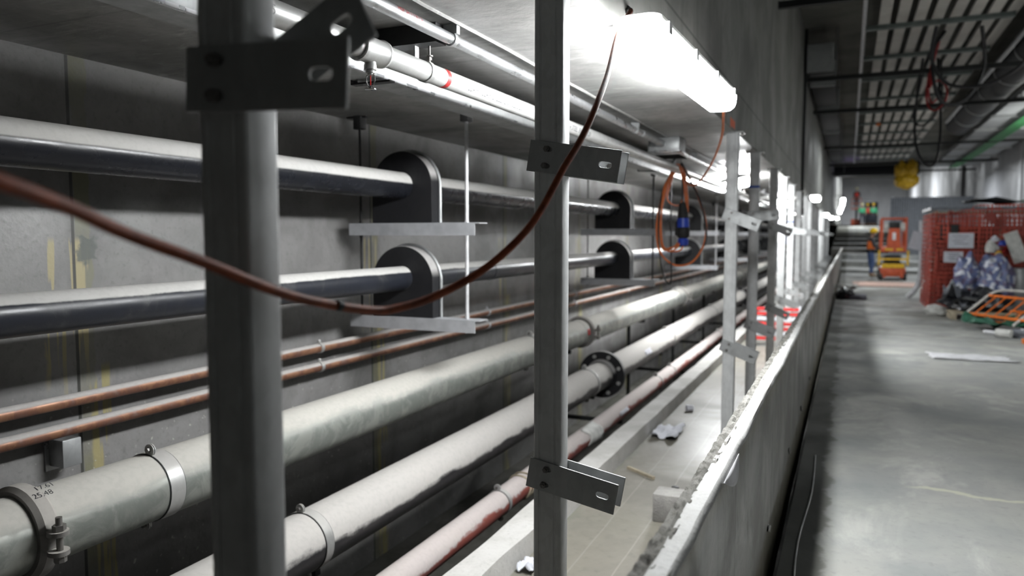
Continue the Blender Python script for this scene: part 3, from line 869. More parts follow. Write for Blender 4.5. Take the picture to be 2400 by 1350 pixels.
cd2 = thing('steel_conduit', 'far galvanised conduit leaving the back of the square steel box', 'conduit', (CX, 0, 2.255))
MB().cyl((CX + .02, 6.5, 2.255), (CX + .02, 30, 2.255), .022, 16).build('conduit_tube', M['galv_bright'], cd2)
for k in range(6): MB().box((CX - .01, 7.5 + k * 2.2, 2.27), (CX + .05, 7.53 + k * 2.2, S - .002)).build('saddle', M['galv'], cd2)

# ================================================================== lamps
def fixture(lab, c, L, rot, mat, bracket=True, grp='strip lamps'):
    t = thing('strip_lamp', lab, 'lamp', (0, 0, 0), grp)
    w = .082
    def ring(W, n=8):
        return [(W - .02 + .02 * math.cos(a), 0) for a in (0,)]
    m = MB()
    # housing above, bulged prismatic cover below with rounded ends
    def outline(hw, hl, r, n=6):
        o = []
        for sx, sy, a0 in ((1, 1, 0), (-1, 1, PI / 2), (-1, -1, PI), (1, -1, 3 * PI / 2)):
            for i in range(n + 1):
                a = a0 + PI / 2 * i / n
                o.append((sx * (hw - r) + r * math.cos(a), sy * (hl - r) + r * math.sin(a)))
        return o
    m.prism(outline(w * .96, L / 2 - .01, .05), .014, T(0, 0, .026), smooth=False)
    m.build('lamp_housing', M['lamp_body'], t)
    k = MB()
    prev = None; n0 = 0
    lev = [(.026, .97, 1.), (0, 1., 1.), (-.025, .98, .995), (-.05, .88, .985), (-.066, .66, .965)]
    rings = []
    for z, fw, fl in lev:
        rings.append([k.b.verts.new((x_ , y_, z)) for x_, y_ in outline(w * fw, L / 2 * fl, .05 * fw)])
    for a, b in zip(rings, rings[1:]):
        for i in range(len(a)):
            j = (i + 1) % len(a); f = k.b.faces.new((a[i], a[j], b[j], b[i])); f.smooth = True
    k.b.faces.new(rings[-1])
    k.build('lamp_cover', mat, t)
    for s in (-1, 1):
        for q in (-.42, -.14, .14, .42):
            MB().box((s * (w + .001), q * L - .02, -.012), (s * (w + .009), q * L + .02, .03)).build('clip', M['lamp_body'], t)
    if bracket:
        for q in (-.33, .33): MB().box((-.17, q * L - .02, .04), (.03, q * L + .02, .046)).box((-.17, q * L - .02, .04), (-.166, q * L + .02, .12)).build('mounting_strap', M['galv'], t)
    t.location = c; t.rotation_euler = rot
    return t
fixture('large glaring strip lamp on the corner of the beam at the top of the picture', (-.675, 3.42, 2.235), 1.62, (0, 0, math.radians(-1.8)), M['lamp'])
fixture('crooked strip lamp glaring behind the third and fourth posts', (-1.55, 11.15, 2.235), 1.6, (0, 0, math.radians(21.8)), M['trench_lamp'], False)
fixture('strip lamp hung in the trench about halfway to the far end', (-1.35, 17.5, 2.22), 1.6, (0, 0, 0), M['far_lamp'], False)
fixture('strip lamp hung in the trench, farther than the halfway one', (-1.35, 25.0, 2.22), 1.6, (0, 0, 0), M['far_lamp'], False)
for k, (x, y, z) in enumerate(((-.62, 15.9, 2.24), (-.72, 27.5, 2.20), (-.70, 34.0, 2.25), (-.60, 43.0, 2.42))):
    fixture('small far glaring lamp on the beam, %s from the camera beyond the vertical conduit' % ('first', 'second', 'third', 'last')[k], (x, y, z), .62 if k == 0 else 1.2, (0, 0, 0), M['beam_lamp'], True)
for k, (rx, rz, yy) in enumerate(((-.0079, .0425, 50.), (-.0085, .0375, 54.), (-.0098, .033, 58.), (-.0112, .029, 62.))):
    x, z = rx * yy, 1.5 + rz * yy
    t = thing('hanging_bulb', 'far bare bulb of the climbing string, %s from its top' % ('first', 'second', 'third', 'fourth')[k], 'lamp', (x, yy, z), 'string of far bulbs')
    MB().ball((x, yy, z), .13, 2, (1, 1, 1.2)).build('bulb', M['bulb'], t)
    MB().cyl((x, yy, z + .12), (x, yy, z + .3), .05, 10).build('bulb_socket', M['black_steel'], t)
    MB().box((BX + .02, yy - .02, z + .28), (x, yy + .02, z + .31)).build('bracket_arm', M['black_steel'], t)
# two far hanging lights over the ramp
tag(MB().box((-.1, 49, 5.35), (1.1, 49.12, 5.48)).build('ceiling_lamp', emis('dim_lit_lamp_cover', (.95, .98, 1.), 1.6)), 'small dim white strip lamp below the dark far beam', 'lamp')

# ================================================================== cables
c1 = [(-.852, 3.0, 2.40), (-.812, 2.945, 2.385), (-.79, 2.80, 2.318), (-.758, 2.57, 2.185), (-.661, 2.158, 1.979), (-.609, 1.896, 1.847), (-.593, 1.73, 1.738), (-.598, 1.612, 1.652), (-.618, 1.483, 1.529), (-.664, 1.368, 1.441), (-.722, 1.26, 1.386), (-.758, 1.165, 1.366), (-.772, 1.104, 1.367), (-.779, .982, 1.389), (-.78, .874, 1.416), (-.778, .735, 1.464), (-.775, .619, 1.501), (-.75, .533, 1.528), (-.725, .468, 1.543), (-.703, .403, 1.558), (-.66, .25, 1.60)]
t = thing('slack_cable', 'long dull orange cable sagging across the picture in front of the two nearest posts', 'cable', (-.78, 1., 1.38))
MB().tube(c1, .0082, 12, 5).build('cable_sheath', M['orange_cable'], t)
MB().cyl((-.852, 3.0, 2.40), (-.842, 2.985, 2.398), .024, 16).cyl((-.84, 2.98, 2.397), (-.815, 2.95, 2.386), .013, 12).build('cable_gland', M['rubber'], t)
MB().cyl((-.7745, 1.02, 1.382), (-.7755, 1.01, 1.384), .0092, 12).build('tape_band', M['rubber'], t)
c2 = [(-.64, 4.22, 2.20), (-.66, 4.35, 2.165), (-.736, 4.8, 2.112), (-.866, 5.3, 2.019), (-.981, 5.6, 1.936), (-1.085, 5.8, 1.88), (-1.173, 5.95, 1.914), (-1.228, 6.05, 2.0), (-1.273, 6.1, 2.07)]
L_ = dict(A=[(-1.273, 2.074), (-1.375, 1.923), (-1.424, 1.716), (-1.44, 1.542), (-1.409, 1.367), (-1.313, 1.27), (-1.226, 1.258), (-1.141, 1.294), (-1.065, 1.404), (-1.04, 1.541), (-1.063, 1.677), (-1.127, 1.848), (-1.221, 2.038)],
 B=[(-1.28, 2.074), (-1.357, 1.888), (-1.399, 1.681), (-1.404, 1.507), (-1.378, 1.385), (-1.315, 1.396), (-1.263, 1.438), (-1.206, 1.541), (-1.185, 1.678), (-1.194, 1.85), (-1.224, 2.021), (-1.266, 2.07)],
 C=[(-1.266, 2.074), (-1.323, 1.921), (-1.345, 1.801), (-1.303, 1.749), (-1.241, 1.755), (-1.215, 1.884), (-1.238, 2.022)],
 D=[(-1.273, 2.064), (-1.327, 1.956), (-1.374, 1.854), (-1.394, 1.542), (-1.367, 1.402), (-1.297, 1.403)],
 G=[(-1.262, 2.07), (-1.346, 1.905), (-1.388, 1.70), (-1.385, 1.50), (-1.36, 1.40), (-1.30, 1.375), (-1.235, 1.43), (-1.20, 1.55), (-1.19, 1.72), (-1.205, 1.9), (-1.24, 2.05)])
c2 = [(x * (1 + .2 * min(1, i / 6)), y * (1 + .2 * min(1, i / 6)), 1.5 + (z - 1.5) * (1 + .2 * min(1, i / 6))) for i, (x, y, z) in enumerate(c2)]
def g12(pts): return [(x * 1.2, y * 1.2, 1.5 + (z - 1.5) * 1.2) for x, y, z in pts]
t = thing('coiled_cable', 'coil of bright orange cable with a blue plug, hung from the sprinkler pipe', 'cable', (-1.52, 7.32, 2.17))
for k, nm in enumerate('ABCDG'):
    MB().tube(g12([(x, 6.09 - .02 * k + .012 * math.sin(i * 1.3 + k), z) for i, (x, z) in enumerate(L_[nm])]), .009 if nm != 'A' else .010, 8, 4).build('cable_loop', M['orange_cable2'], t)
MB().tube(c2, .0085, 10, 5).build('cable_lead', M['orange_cable2'], t)
t = thing('black_cable_loop', 'thin black cable looped through the orange coil and hanging lowest', 'cable', (-1.58, 7.3, 2.2))
MB().tube(g12([(-1.29, 6.08, 2.12), (-1.326, 6.08, 2.06), (-1.325, 6.08, 1.853), (-1.319, 6.08, 1.472), (-1.314, 6.08, 1.141), (-1.346, 6.08, 1.116), (-1.382, 6.08, 1.192), (-1.409, 6.08, 1.332), (-1.425, 6.08, 1.6), (-1.39, 6.08, 1.87), (-1.29, 6.08, 2.07)]), .007, 8, 4).build('cable_sheath', M['black_cable'], t)
MB().tube(g12([(-1.24, 6.07, 2.08), (-1.15, 6.07, 1.9), (-1.09, 6.07, 1.78), (-1.055, 6.07, 1.65), (-1.035, 6.07, 1.50), (-1.05, 6.07, 1.42)]), .008, 8, 4).build('cable_tail', M['black_cable'], t)
MB().tube(g12([(-1.238, 6.03, 2.07), (-1.223, 6.03, 1.919), (-1.217, 6.03, 1.757)]), .0085, 8, 3).build('plug_lead', M['black_cable'], t)
t = thing('cable_connector', 'blue and black plug and socket joined inside the orange coil', 'plug', (0, 0, 0))
MB().lathe((-1.217, 6.03, 1.765), (.02, 0, -1), [(0, .012), (.01, .032), (.075, .036), (.08, .041), (.13, .041), (.13, .03)], 20).build('plug', M['rubber'], t)
MB().lathe((-1.2145, 6.03, 1.638), (.02, 0, -1), [(0, .038), (.0, .047), (.07, .05), (.08, .04)], 20).build('blue_collar', M['blue_plastic'], t)
MB().lathe((-1.213, 6.03, 1.565), (.02, 0, -1), [(0, .045), (.01, .052), (.07, .05), (.09, .034)], 20).box((-1.275, 6.0, 1.5), (-1.235, 6.06, 1.56), bev=.008).build('socket', M['rubber'], t)
MB().lathe((-1.211, 6.03, 1.478), (.02, 0, -1), [(0, .036), (.01, .043), (.05, .040), (.06, .03)], 20).build('blue_cap', M['blue_plastic'], t)
MB().tube(g12([(-1.21, 6.03, 1.42), (-1.225, 6.03, 1.39), (-1.26, 6.03, 1.372), (-1.32, 6.04, 1.37)]), .007, 8, 3).build('socket_lead', M['orange_cable2'], t)
for ch in t.children:
    for v in (ch.data.vertices if ch.type == 'MESH' else ()):
        if ch.name.startswith('socket_lead'): continue
        v.co = Vector((v.co.x * 1.2, v.co.y * 1.2, 1.5 + (v.co.z - 1.5) * 1.2))
for ch in t.children:
    for v in ch.data.vertices: v.co -= Vector((-1.458, 7.24, 1.8))
t.location = (-1.458, 7.24, 1.8)
# conduit running down the beam face beyond the lamp
t = thing('vertical_conduit', 'black conduit running straight down the concrete beam face', 'conduit', (BX + .03, 14.9, 2.3))
MB().cyl((BX + .035, 14.9, 2.0), (BX + .035, 14.9, HC), .03, 12).build('conduit_tube', M['black_steel'], t)
MB().box((BX - .04, 14.85, 1.88), (BX + .07, 14.95, 2.02), bev=.008).build('conduit_box', M['black_steel'], t)

# ================================================================== trench floor litter
ZB = -.2
t = MB().box((-1.02, 4.30, ZB), (-.66, 4.46, ZB + .17), RZ(0), bev=.006)
tag(t.build('concrete_block', M['concrete_block']), 'grey concrete block on the trench floor against the low wall', 'block')
def crump(name, lab, cat, c, r, sc, nz, seed, mat, sub=3, nf=2.5):
    o = MB().ball((0, 0, 0), r, sub, sc, nz, seed, nf)
    zmin = min(v.co.z for v in o.b.verts)
    for v in o.b.verts: v.co = Vector((v.co.x + c[0], v.co.y + c[1], max(v.co.z, -sc[2] * r * .55) + sc[2] * r * .55 + c[2]))
    return tag(o.build(name, mat), lab, cat)
def sheet(name, lab, cat, c, sx, sy, h, seed, mat, nf=3., rot=0, n=14, thick=.002):
    cr, sr = math.cos(rot), math.sin(rot)
    def f(u, v):
        edge = 1 + .35 * noise.noise(Vector((u * 3 + seed, v * 3, 1)))
        x, y = (u - .5) * sx * edge, (v - .5) * sy * edge
        z = h * (.5 + noise.noise(Vector((u * nf + seed, v * nf, seed)))) + .3 * h * abs(noise.noise(Vector((u * nf * 3, v * nf * 3, seed))))
        return Vector((c[0] + x * cr - y * sr, c[1] + x * sr + y * cr, c[2] + max(z, .002)))
    return tag(MB().grid(f, n, n, False).build(name, mat, solid=thick), lab, cat)
sheet('crumpled_paper', 'crumpled white sheet of paper on the trench floor, larger and farther of the two', 'paper', (-1.37, 6.3, ZB), .22, .42, .06, 3, M['paper'])
sheet('paper_scrap', 'small white paper scrap on the trench floor by the foot of the sharp post', 'paper', (-1.44, 3.42, ZB), .09, .14, .05, 8, M['paper'])
tag(MB().cyl((-1.39, 7.20, ZB + .03), (-1.33, 7.23, ZB + .03), .032, 14, .026).build('paper_cup', M['paper']), 'small white and dark cup lying on the trench floor', 'cup')
tag(MB().box((-.012, -.14, 0), (.012, .14, .018), T(-1.31, 5.15, ZB) @ RZ(.95)).build('wood_stick', M['wood']), 'short pale stick lying on the trench floor', 'stick')
tag(MB().ball((-1.02, 4.95, ZB + .006), .022, 1, (1.3, 1, .5), .4, 2).build('pebble', M['dark_rod']), 'dark pebble on the trench floor near the concrete block', 'pebble')
# folded red and white barrier in the trench
t = thing('folding_barrier', 'red and white slatted barrier lying in the trench behind the posts', 'barrier', (-1.08, 12.3, ZB))
for k in range(7):
    z = ZB + .10 + k * .075
    MB().box((-1.42, 12.0 + .012 * k, z), (-.62, 12.03 + .012 * k, z + .045)).build('barrier_slat', M['red_white'] if k % 3 != 1 else M['paper'], t)
for x in (-1.40, -.66): MB().box((x, 12.03, ZB), (x + .03, 12.10, ZB + .62)).build('barrier_leg', M['paper'], t)
# valve gear far along the trench
for k in range(7):
    y = 20.5 + k * 1.7
    t = thing('valve_set', 'dark valve with a round handwheel on the far trench pipes, %s along' % ('first', 'second', 'third', 'fourth', 'fifth', 'sixth', 'seventh')[k], 'valve', (-2.5, y, 1.2), 'dark valves in the far trench')
    MB().lathe((BPX, y - .2, 1.215), (0, 1, 0), [(0, .09), (0, .17), (.03, .17), (.05, .11), (.2, .15), (.35, .11), (.37, .17), (.4, .17), (.4, .09)], 20, True).build('valve_body', M['dark_duct'], t)
    MB().cyl((BPX + .1, y, 1.25), (BPX + .5, y, 1.32), .02, 8).build('valve_stem', M['dark_duct'], t)
    MB().tube([(BPX + .5, y + .16 * math.cos(a), 1.32 + .16 * math.sin(a)) for a in [2 * PI * i / 12 for i in range(12)]], .015, 6, 2, True).build('handwheel', M['blue_plastic'] if k % 3 == 0 else M['dark_duct'], t)

# ================================================================== corridor overhead
bars = ((9.5, 4.2, 2.2), (15.0, 4.35, 4.9), (18.8, 4.32, 5.0), (27.3, 4.40, 4.9), (33.5, 4.36, 5.06), (38.5, 4.40, 5.0))
for k, (y, z, xr) in enumerate(bars):
    t = thing('ceiling_strut', 'black steel bar hung crosswise under the corridor ceiling, %s from the camera' % ('first', 'second', 'third', 'fourth', 'fifth', 'sixth')[k], 'strut', (2, y, z), 'black bars across the corridor')
    MB().box((BX + .013, y, z - .03), (xr, y + .06, z + .05)).build('strut_bar', M['black_steel'], t)
    for x in (-.3, 3.20, 5.02):
        if x < xr: MB().cyl((x, y + .03, z + .05), (x, y + .03, HC), .012, 8).build('hanger_rod', M['galv'], t)
# slatted rack: dark slats seen against the ceiling, pale cross members
t = thing('cable_rack', 'wide rack under the corridor ceiling, pale slats with dark gaps on grey cross bars', 'cable rack', (1, 8, 4.75))
for k in range(8):
    x = .405 + k * .243
    MB().box((x - .077, 7.0, 4.80), (x + .077, 37, 4.84)).build('slat', M['pale_slat'], t)
for y in (8.2, 9.7, 11.4, 13.3, 15.5, 17.6, 20.1, 22.2, 24.5, 26.8, 29.1, 31.4, 33.7, 36):
    MB().box((.09, y, 4.735), (2.15, y + .11, 4.80)).build('cross_member', M['rack_steel'], t)
    MB().cyl((.16, y + .05, 4.8), (.16, y + .05, HC), .012, 8).build('hanger_rod', M['galv'], t)
MB().box((.09, 7.0, 4.66), (.14, 37, 4.74)).build('edge_rail', M['white_steel'], t)
# dark duct boxes along the beam
for k, (y0, y1, z0) in enumerate(((14.7, 15.4, 4.45), (16.0, 18.7, 4.42), (19.3, 23.0, 4.45), (23.6, 27.2, 4.45), (28.0, 33.0, 4.45))):
    t = thing('wall_duct', 'dark rectangular duct length on the black bars beside the beam, %s from the camera' % ('first', 'second', 'third', 'fourth', 'fifth')[k], 'duct', (-.6, y0, z0), 'dark duct lengths beside the beam')
    MB().box((-.76, y0, z0), (-.34, y1, z0 + .45), bev=.01).build('duct_body', M['dark_duct'], t)
    MB().box((-.78, y0 - .03, z0 - .02), (-.32, y0 + .02, z0 + .47)).build('duct_flange', M['galv'], t)
# big dark air duct slanting into the view
t = thing('air_duct', 'large dark round air duct with pale joint rings, hung right of the slatted rack', 'duct', (2.5, 12, 4.6))
MB().cyl((2.82, 6.5, 4.75), (2.82, 25.5, 4.75), .33, 32).build('duct_body', M['dark_duct'], t)
for y in (9, 11, 13, 15.4, 17.4, 19.4, 21.4, 23.4): MB().lathe((2.82, y, 4.75), (0, 1, 0), [(0, .33), (0, .345), (.05, .345), (.05, .33)], 32, True).build('joint_ring', M['galv'], t)
MB().cyl((2.36, 8, 4.62), (2.36, 24, 4.62), .035, 12).build('side_conduit', M['white_steel'], t)
# pale trays with green cable runs at the right
t = thing('cable_tray', 'wide pale cable tray at the right of the corridor ceiling', 'cable tray', (4, 14, 4.5))
MB().box((3.25, 8, 4.54), (4.95, 38, 4.57)).build('tray_deck', M['pale_tray'], t)
for x in (3.25, 4.93): MB().box((x, 8, 4.54), (x + .02, 38, 4.64)).build('tray_side', M['galv'], t)
for k in range(11): MB().box((3.2, 9 + k * 2.7, 4.48), (5.0, 9.06 + k * 2.7, 4.54)).build('tray_bearer', M['galv'], t)
for k in range(5):
    x = 3.85 + k * .07
    tag(MB().tube([(x, 11, 4.43), (x + .02, 16, 4.40 + .01 * k), (x - .02, 22, 4.42), (x + .03, 30, 4.41), (x, 37.5, 4.43)], .028, 8, 4).build('green_cable', M['green_cable']), 'one of the green cables tied side by side under the wide tray', 'cable', 'green cables under the tray')
# loops of cable hanging from the racks
def loop(name, lab, y, pts, r, mat):
    """pts are ratios across and up from the eye line at distance y"""
    t = tag(MB().tube([(a * y, y + .15 * math.sin(i), 1.5 + b * y) for i, (a, b) in enumerate(pts)], r, 8, 5).build(name, mat), lab, 'cable')
    return t
loop('hanging_cable', 'thick black cable drooping in a wide loop under the round duct', 14., [(.128, .245), (.135, .195), (.125, .165), (.108, .15), (.09, .155), (.082, .185), (.083, .215), (.094, .235)], .028, M['black_cable'])
loop('hanging_cable', 'long black cable hanging in the lowest narrow loop', 16., [(.074, .215), (.072, .20), (.068, .16), (.067, .115), (.075, .085), (.087, .082), (.092, .105), (.093, .14), (.088, .206)], .024, M['black_cable'])
loop('hanging_cable', 'black cable swinging across from the slatted rack to the right', 13., [(.085, .24), (.082, .205), (.10, .175), (.135, .17), (.165, .185), (.18, .21)], .026, M['black_cable'])
loop('hanging_cable', 'thin black cable curl beside the red cables', 15.5, [(.078, .21), (.070, .17), (.065, .14), (.072, .128), (.084, .135), (.092, .16), (.09, .20)], .016, M['black_cable'])
loop('hanging_cable', 'tangled red cable curl hung from the slatted rack', 15., [(.084, .21), (.080, .19), (.078, .16), (.084, .145), (.094, .15), (.097, .165), (.09, .178), (.08, .172), (.083, .155), (.09, .16)], .018, M['red_cable'])
loop('hanging_cable', 'straight red cable drop above the red tangle', 14.8, [(.088, .225), (.083, .20), (.081, .175), (.078, .17)], .026, M['red_cable'])
t = thing('orange_ceiling_tag', 'small orange tag lamp glowing under the slatted rack', 'tag', (.9, 22, 4.6))
MB().box((.62, 24.2, 4.66), (.74, 24.3, 4.74)).build('tag_body', M['barrier_orange'], t)
# yellow sling bundle
t = thing('chain_bag', 'yellow fabric chain bag hanging from the fifth black bar', 'bag', (1.98, 33.2, 4.2))
MB().ball((1.80, 33.2, 4.0), .30, 3, (.8, .8, 1.4), .3, 3).ball((2.14, 33.2, 4.05), .27, 3, (.8, .8, 1.5), .3, 5).ball((1.98, 33.2, 3.65), .36, 3, (1.2, .8, .9), .3, 9).build('bag_body', M['yellow'], t)
MB().cyl((1.98, 33.4, 4.0), (1.98, 33.5, 4.33), .03, 8).build('sling', M['yellow'], t)
# deep dark beam across the corridor at the far end of the racks
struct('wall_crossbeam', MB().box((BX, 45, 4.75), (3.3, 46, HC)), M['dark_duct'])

# ================================================================== corridor, right side
# material cage wrapped in red netting
CY = 17.4
t = thing('material_cage', 'large site store wrapped in red netting standing against the right side', 'store', (3.3, CY + 1.6, 0))
def net(u, v):
    # front, going round the left corner to the side
    L = u * 5.4
    w = .035 * noise.noise(Vector((L * 3.2, v * .9, 1))) + .02 * noise.noise(Vector((L * 9, v * 2, 4)))
    zt = 2.12 + .03 * noise.noise(Vector((L * 1.5, 0, 2))) - (.17 if L < 2.3 else max(0, .17 - (L - 2.3) * .4))
    if L < 1.9: return Vector((1.52 + w, CY + 1.9 - L, v * zt))
    return Vector((1.52 + (L - 1.9), CY + w, v * zt))
MB().grid(net, 150, 16).build('netting', M['red_net'], t)
def net2(u, v):
    L = u * 5.2
    w = .05 * noise.noise(Vector((L * 2.2, v * .6, 21))) + .03 * noise.noise(Vector((L * 7, v * 3, 24)))
    if L < 1.8: return Vector((1.60 + w, CY + 1.9 - L, v * 1.9))
    return Vector((1.60 + (L - 1.8), CY + .08 + w, v * 1.9))
MB().grid(net2, 120, 12).build('inner_netting', M['red_net'], t)
f = MB()
for x in (1.62, 2.75, 3.9, 5.0):
    for y in (CY + .12, CY + 1.85): f.box((x - .025, y - .025, 0), (x + .025, y + .025, 2.0))
for z in (.1, 1.0, 1.96):
    f.box((1.6, CY + .1, z - .02), (5.0, CY + .14, z + .02)).box((1.6, CY + .1, z - .02), (1.64, CY + 1.87, z + .02))
f.build('cage_frame', M['wood'], t)
MB().box((1.75, CY + .5, .0), (4.9, CY + 1.8, 1.7)).build('stored_goods', plain('brown_stored_boxes', (.10, .05, .035), .9), t)
MB().box((1.5, CY, 2.02), (5.2, CY + 1.95, 2.07)).build('roof_sheet', M['grey_sheet'], t)
def sagging(u, v): return Vector((1.50 + u * .40, CY - .06 + .05 * noise.noise(Vector((u * 6, v * 3, 7))), .02 + v * 1.95 + .03 * math.sin(u * 9)))
MB().grid(sagging, 14, 16).build('loose_netting', M['red_net'], t)
MB().box((1.68, CY - .05, 1.42), (2.0, CY - .03, 1.72), bev=.01).build('dark_panel', M['black_steel'], t)
sheet('folded_sheet', 'dark folded plastic sheets piled on top of the red netted store', 'sheet', (3.3, CY + .7, 2.08), 2.3, .9, .17, 4, M['black_bag'], 2.5)
for (x, z, w, h, lab) in ((2.04, 1.40, .44, .30, 'upper white printed notice on the red netting'), (1.92, 1.07, .34, .22, 'lower white printed notice on the red netting')):
    n = thing('notice', lab, 'notice', (x, CY - .10, z))
    MB().box((x - w / 2, CY - .10, z - h / 2), (x + w / 2, CY - .094, z + h / 2)).build('sheet', M['paper'], n)
    m = MB()
    for k in range(4): m.box((x - w * .32 + .03 * (k % 2), CY - .1015, z + h * .28 - k * h * .17), (x + w * .30 - .04 * (k % 3), CY - .10, z + h * .28 - k * h * .17 + .012))
    m.build('print', M['print'], n)
# white board leaning by the store's corner
tag(MB().box((-.25, -.01, 0), (.25, .01, .42), T(1.50, 19.7, 1.15) @ RY(.25) @ RZ(.1)).build('white_board', M['paper']), 'tilted white board hanging between the lift and the red store', 'board')
t = thing('white_pipe_upright', 'bent white plastic pipe standing between the lift and the red store', 'pipe', (1.55, 20, 0))
MB().tube([(1.30, 20, .04), (1.45, 20, .2), (1.55, 20, .5), (1.57, 20, 1.2), (1.55, 20, 1.85)], .06, 12, 4).build('pipe_barrel', M['white_plastic'], t)
# two checked bundles and dark bags
b1 = crump('checked_bag', 'blue and white checked bag, left and smaller of the two in front of the store', 'bag', (2.06, 16.5, .5), .34, (.62, .7, 1.2), .28, 2, M['checked'], 4)
b2 = crump('checked_bag', 'blue and white checked bag, right and bigger of the two, tied at the top', 'bag', (2.50, 16.45, .25), .48, (.62, .7, 1.25), .26, 7, M['checked'], 4)
crump('white_bundle', 'small white knotted bundle on top of the bigger checked bag', 'bag', (2.43, 16.5, 1.18), .11, (.8, .8, 1.3), .3, 5, M['white_bag'])
crump('plastic_sheet_heap', 'dark plastic heap on the pallet under the checked bags', 'sheet', (2.15, 15.95, .12), .48, (1.0, .7, .55), .5, 11, M['black_bag'], 4)
sheet('grey_sheet', 'shiny grey plastic sheet spread left of the dark heap', 'sheet', (1.84, 15.95, .14), .42, .6, .42, 6, M['grey_sheet'], 2.2)
crump('white_sack', 'low white sack on the floor left of the pallet', 'sack', (1.55, 16.1, 0), .17, (1.3, 1, .75), .35, 4, M['white_bag'])
t = thing('pallet', 'pale wooden pallet end under the dark plastic heap', 'pallet', (1.95, 15.6, 0))
for y in (15.35, 15.75, 16.15): MB().box((1.68, y, .11), (2.75, y + .12, .135)).build('deck_board', M['wood'], t)
for x in (1.70, 2.0, 2.6): MB().box((x, 15.35, 0), (x + .09, 16.3, .11)).build('bearer', M['wood'], t)
# rubbish stuck on the right: cans and a fire point
t = thing('white_drum', 'pale grey drum at the right edge beside the red store', 'drum', (2.86, 16.6, 0))
MB().lathe((2.95, 16.9, 0), (0, 0, 1), [(0, .16), (.02, .17), (.5, .17), (.85, .16), (.88, .14)], 24).build('drum_body', M['galv'], t)
tag(MB().box((-.12, -.01, 0), (.12, .01, .6), T(3.0, 16.9, 1.0) @ RY(-.35)).build('leaning_board', M['white_bag']), 'long pale board leaning at the right edge of the picture', 'board')
for k, (x, z, mt, cn) in enumerate(((2.60, 1.22, 'white_bag', 'white'), (2.72, 1.30, 'blue_plastic', 'blue'), (2.66, 1.08, 'yellow', 'yellow'), (2.78, 1.14, 'red_mark', 'red'), (2.58, 1.38, 'paper', 'pale'))):
    crump('hanging_rag', 'small %s rag caught on the netting near the right edge' % cn, 'rag', (x, 17.1, z), .07, (1, .6, 1.1), .4, k, M[mt], 2)
# steel crowd barrier lying tilted on rubble
t = thing('crowd_barrier', 'orange crowd barrier with a white curved frame lying tilted on the floor at right', 'barrier', (2.3, 13.8, .3))
O = Vector((1.80, 14.3, .22)); U = Vector((.80, -.95, -.02)); V = Vector((.46, .42, .36))
def bp(u, v): return O + U * u + V * v
fr = MB().tube([bp(0, 0), bp(0, .35), bp(0, .8), bp(.06, 1.0), bp(.3, 1.06), bp(1.2, 1.06)], .021, 10, 4)
fr.build('curved_frame', M['barrier_white'], t)
MB().tube([bp(.55, 1.06), bp(.64, 1.06)], .0225, 10, 0).build('red_band', M['red_white'], t)
MB().tube([bp(0, .0), bp(1.3, .0)], .022, 10, 0).build('bottom_rail', M['barrier_orange'], t)
MB().tube([bp(0.0, .78), bp(1.3, .78)], .022, 10, 0).build('top_rail', M['barrier_orange'], t)
for k in range(8): MB().cyl(bp(.12 + k * .145, 0), bp(.12 + k * .145, .78), .011, 8).build('barrier_bar', M['barrier_orange'], t)
MB().tube([bp(.78, -.22), bp(.78, .25), bp(.80, .6)], .02, 8, 0).build('barrier_foot', M['barrier_white'], t)
t = thing('crowd_barrier', 'second orange barrier lying flat under the tilted one', 'barrier', (2.6, 13.6, .1))
O = Vector((2.15, 14.2, .10)); U = Vector((.85, -.75, .02)); V = Vector((.40, .42, .20))
MB().tube([bp(0, 0), bp(1.3, .0)], .02, 8, 0).build('bottom_rail', M['barrier_orange'], t)
MB().tube([bp(0.0, .78), bp(1.3, .78)], .02, 8, 0).build('top_rail', M['barrier_orange'], t)
for k in range(7): MB().cyl(bp(.15 + k * .15, 0), bp(.15 + k * .15, .78), .011, 8).build('barrier_bar', M['barrier_orange'], t)
sheet('green_tarp', 'crumpled dark green tarpaulin under the orange barrier', 'tarpaulin', (2.25, 13.9, 0), .95, .6, .24, 12, M['green_tarp'], 3.5)
tag(MB().cyl((1.93, 13.35, .03), (2.22, 13.15, .03), .028, 12).build('white_tube', M['white_plastic']), 'short white plastic tube on the floor in front of the green tarpaulin', 'tube')
tag(MB().cyl((2.03, 12.95, .065), (2.20, 12.85, .065), .065, 18).build('white_can', M['white_bag']), 'grey white can lying on the floor below the barrier', 'can')
crump('grey_bag', 'grey plastic bag slumped beside the white can', 'bag', (2.36, 13.0, 0), .13, (1.6, 1, .7), .4, 14, M['grey_sheet'])
tag(MB().box((2.25, 12.3, 0), (2.75, 12.42, .06)).build('orange_board', M['barrier_orange']), 'orange strip lying on the floor at the right edge', 'strip')
sheet('plastic_wrap', 'flat white plastic scrap on the floor in front of the barrier', 'plastic', (1.40, 10.6, 0), .85, .5, .022, 15, M['white_plastic'], 4.)
# items by the low wall further off
crump('black_bin_bag', 'black rubbish bag on the floor against the far part of the low wall', 'bag', (-.05, 19.4, 0), .24, (.8, 1, .7), .4, 17, M['black_bag'])
sheet('white_plastic_pile', 'white plastic sheet draped on the black rubbish bag', 'plastic', (-.02, 19.9, .17), .5, .5, .13, 19, M['white_bag'], 3.)
tag(MB().box((.0, 19.2, 0), (.42, 19.9, .10), bev=.01).build('grey_mat', plain('dark_grey_mat', (.10, .10, .12), .8)), 'dark grey slab beside the black rubbish bag', 'slab')
tag(MB().box((.15, 24.2, 0), (1.9, 26.3, .035)).build('pink_board', plain('pinkish_plywood', (.45, .30, .25), .8)), 'pinkish board lying flat on the floor before the orange lift', 'board')

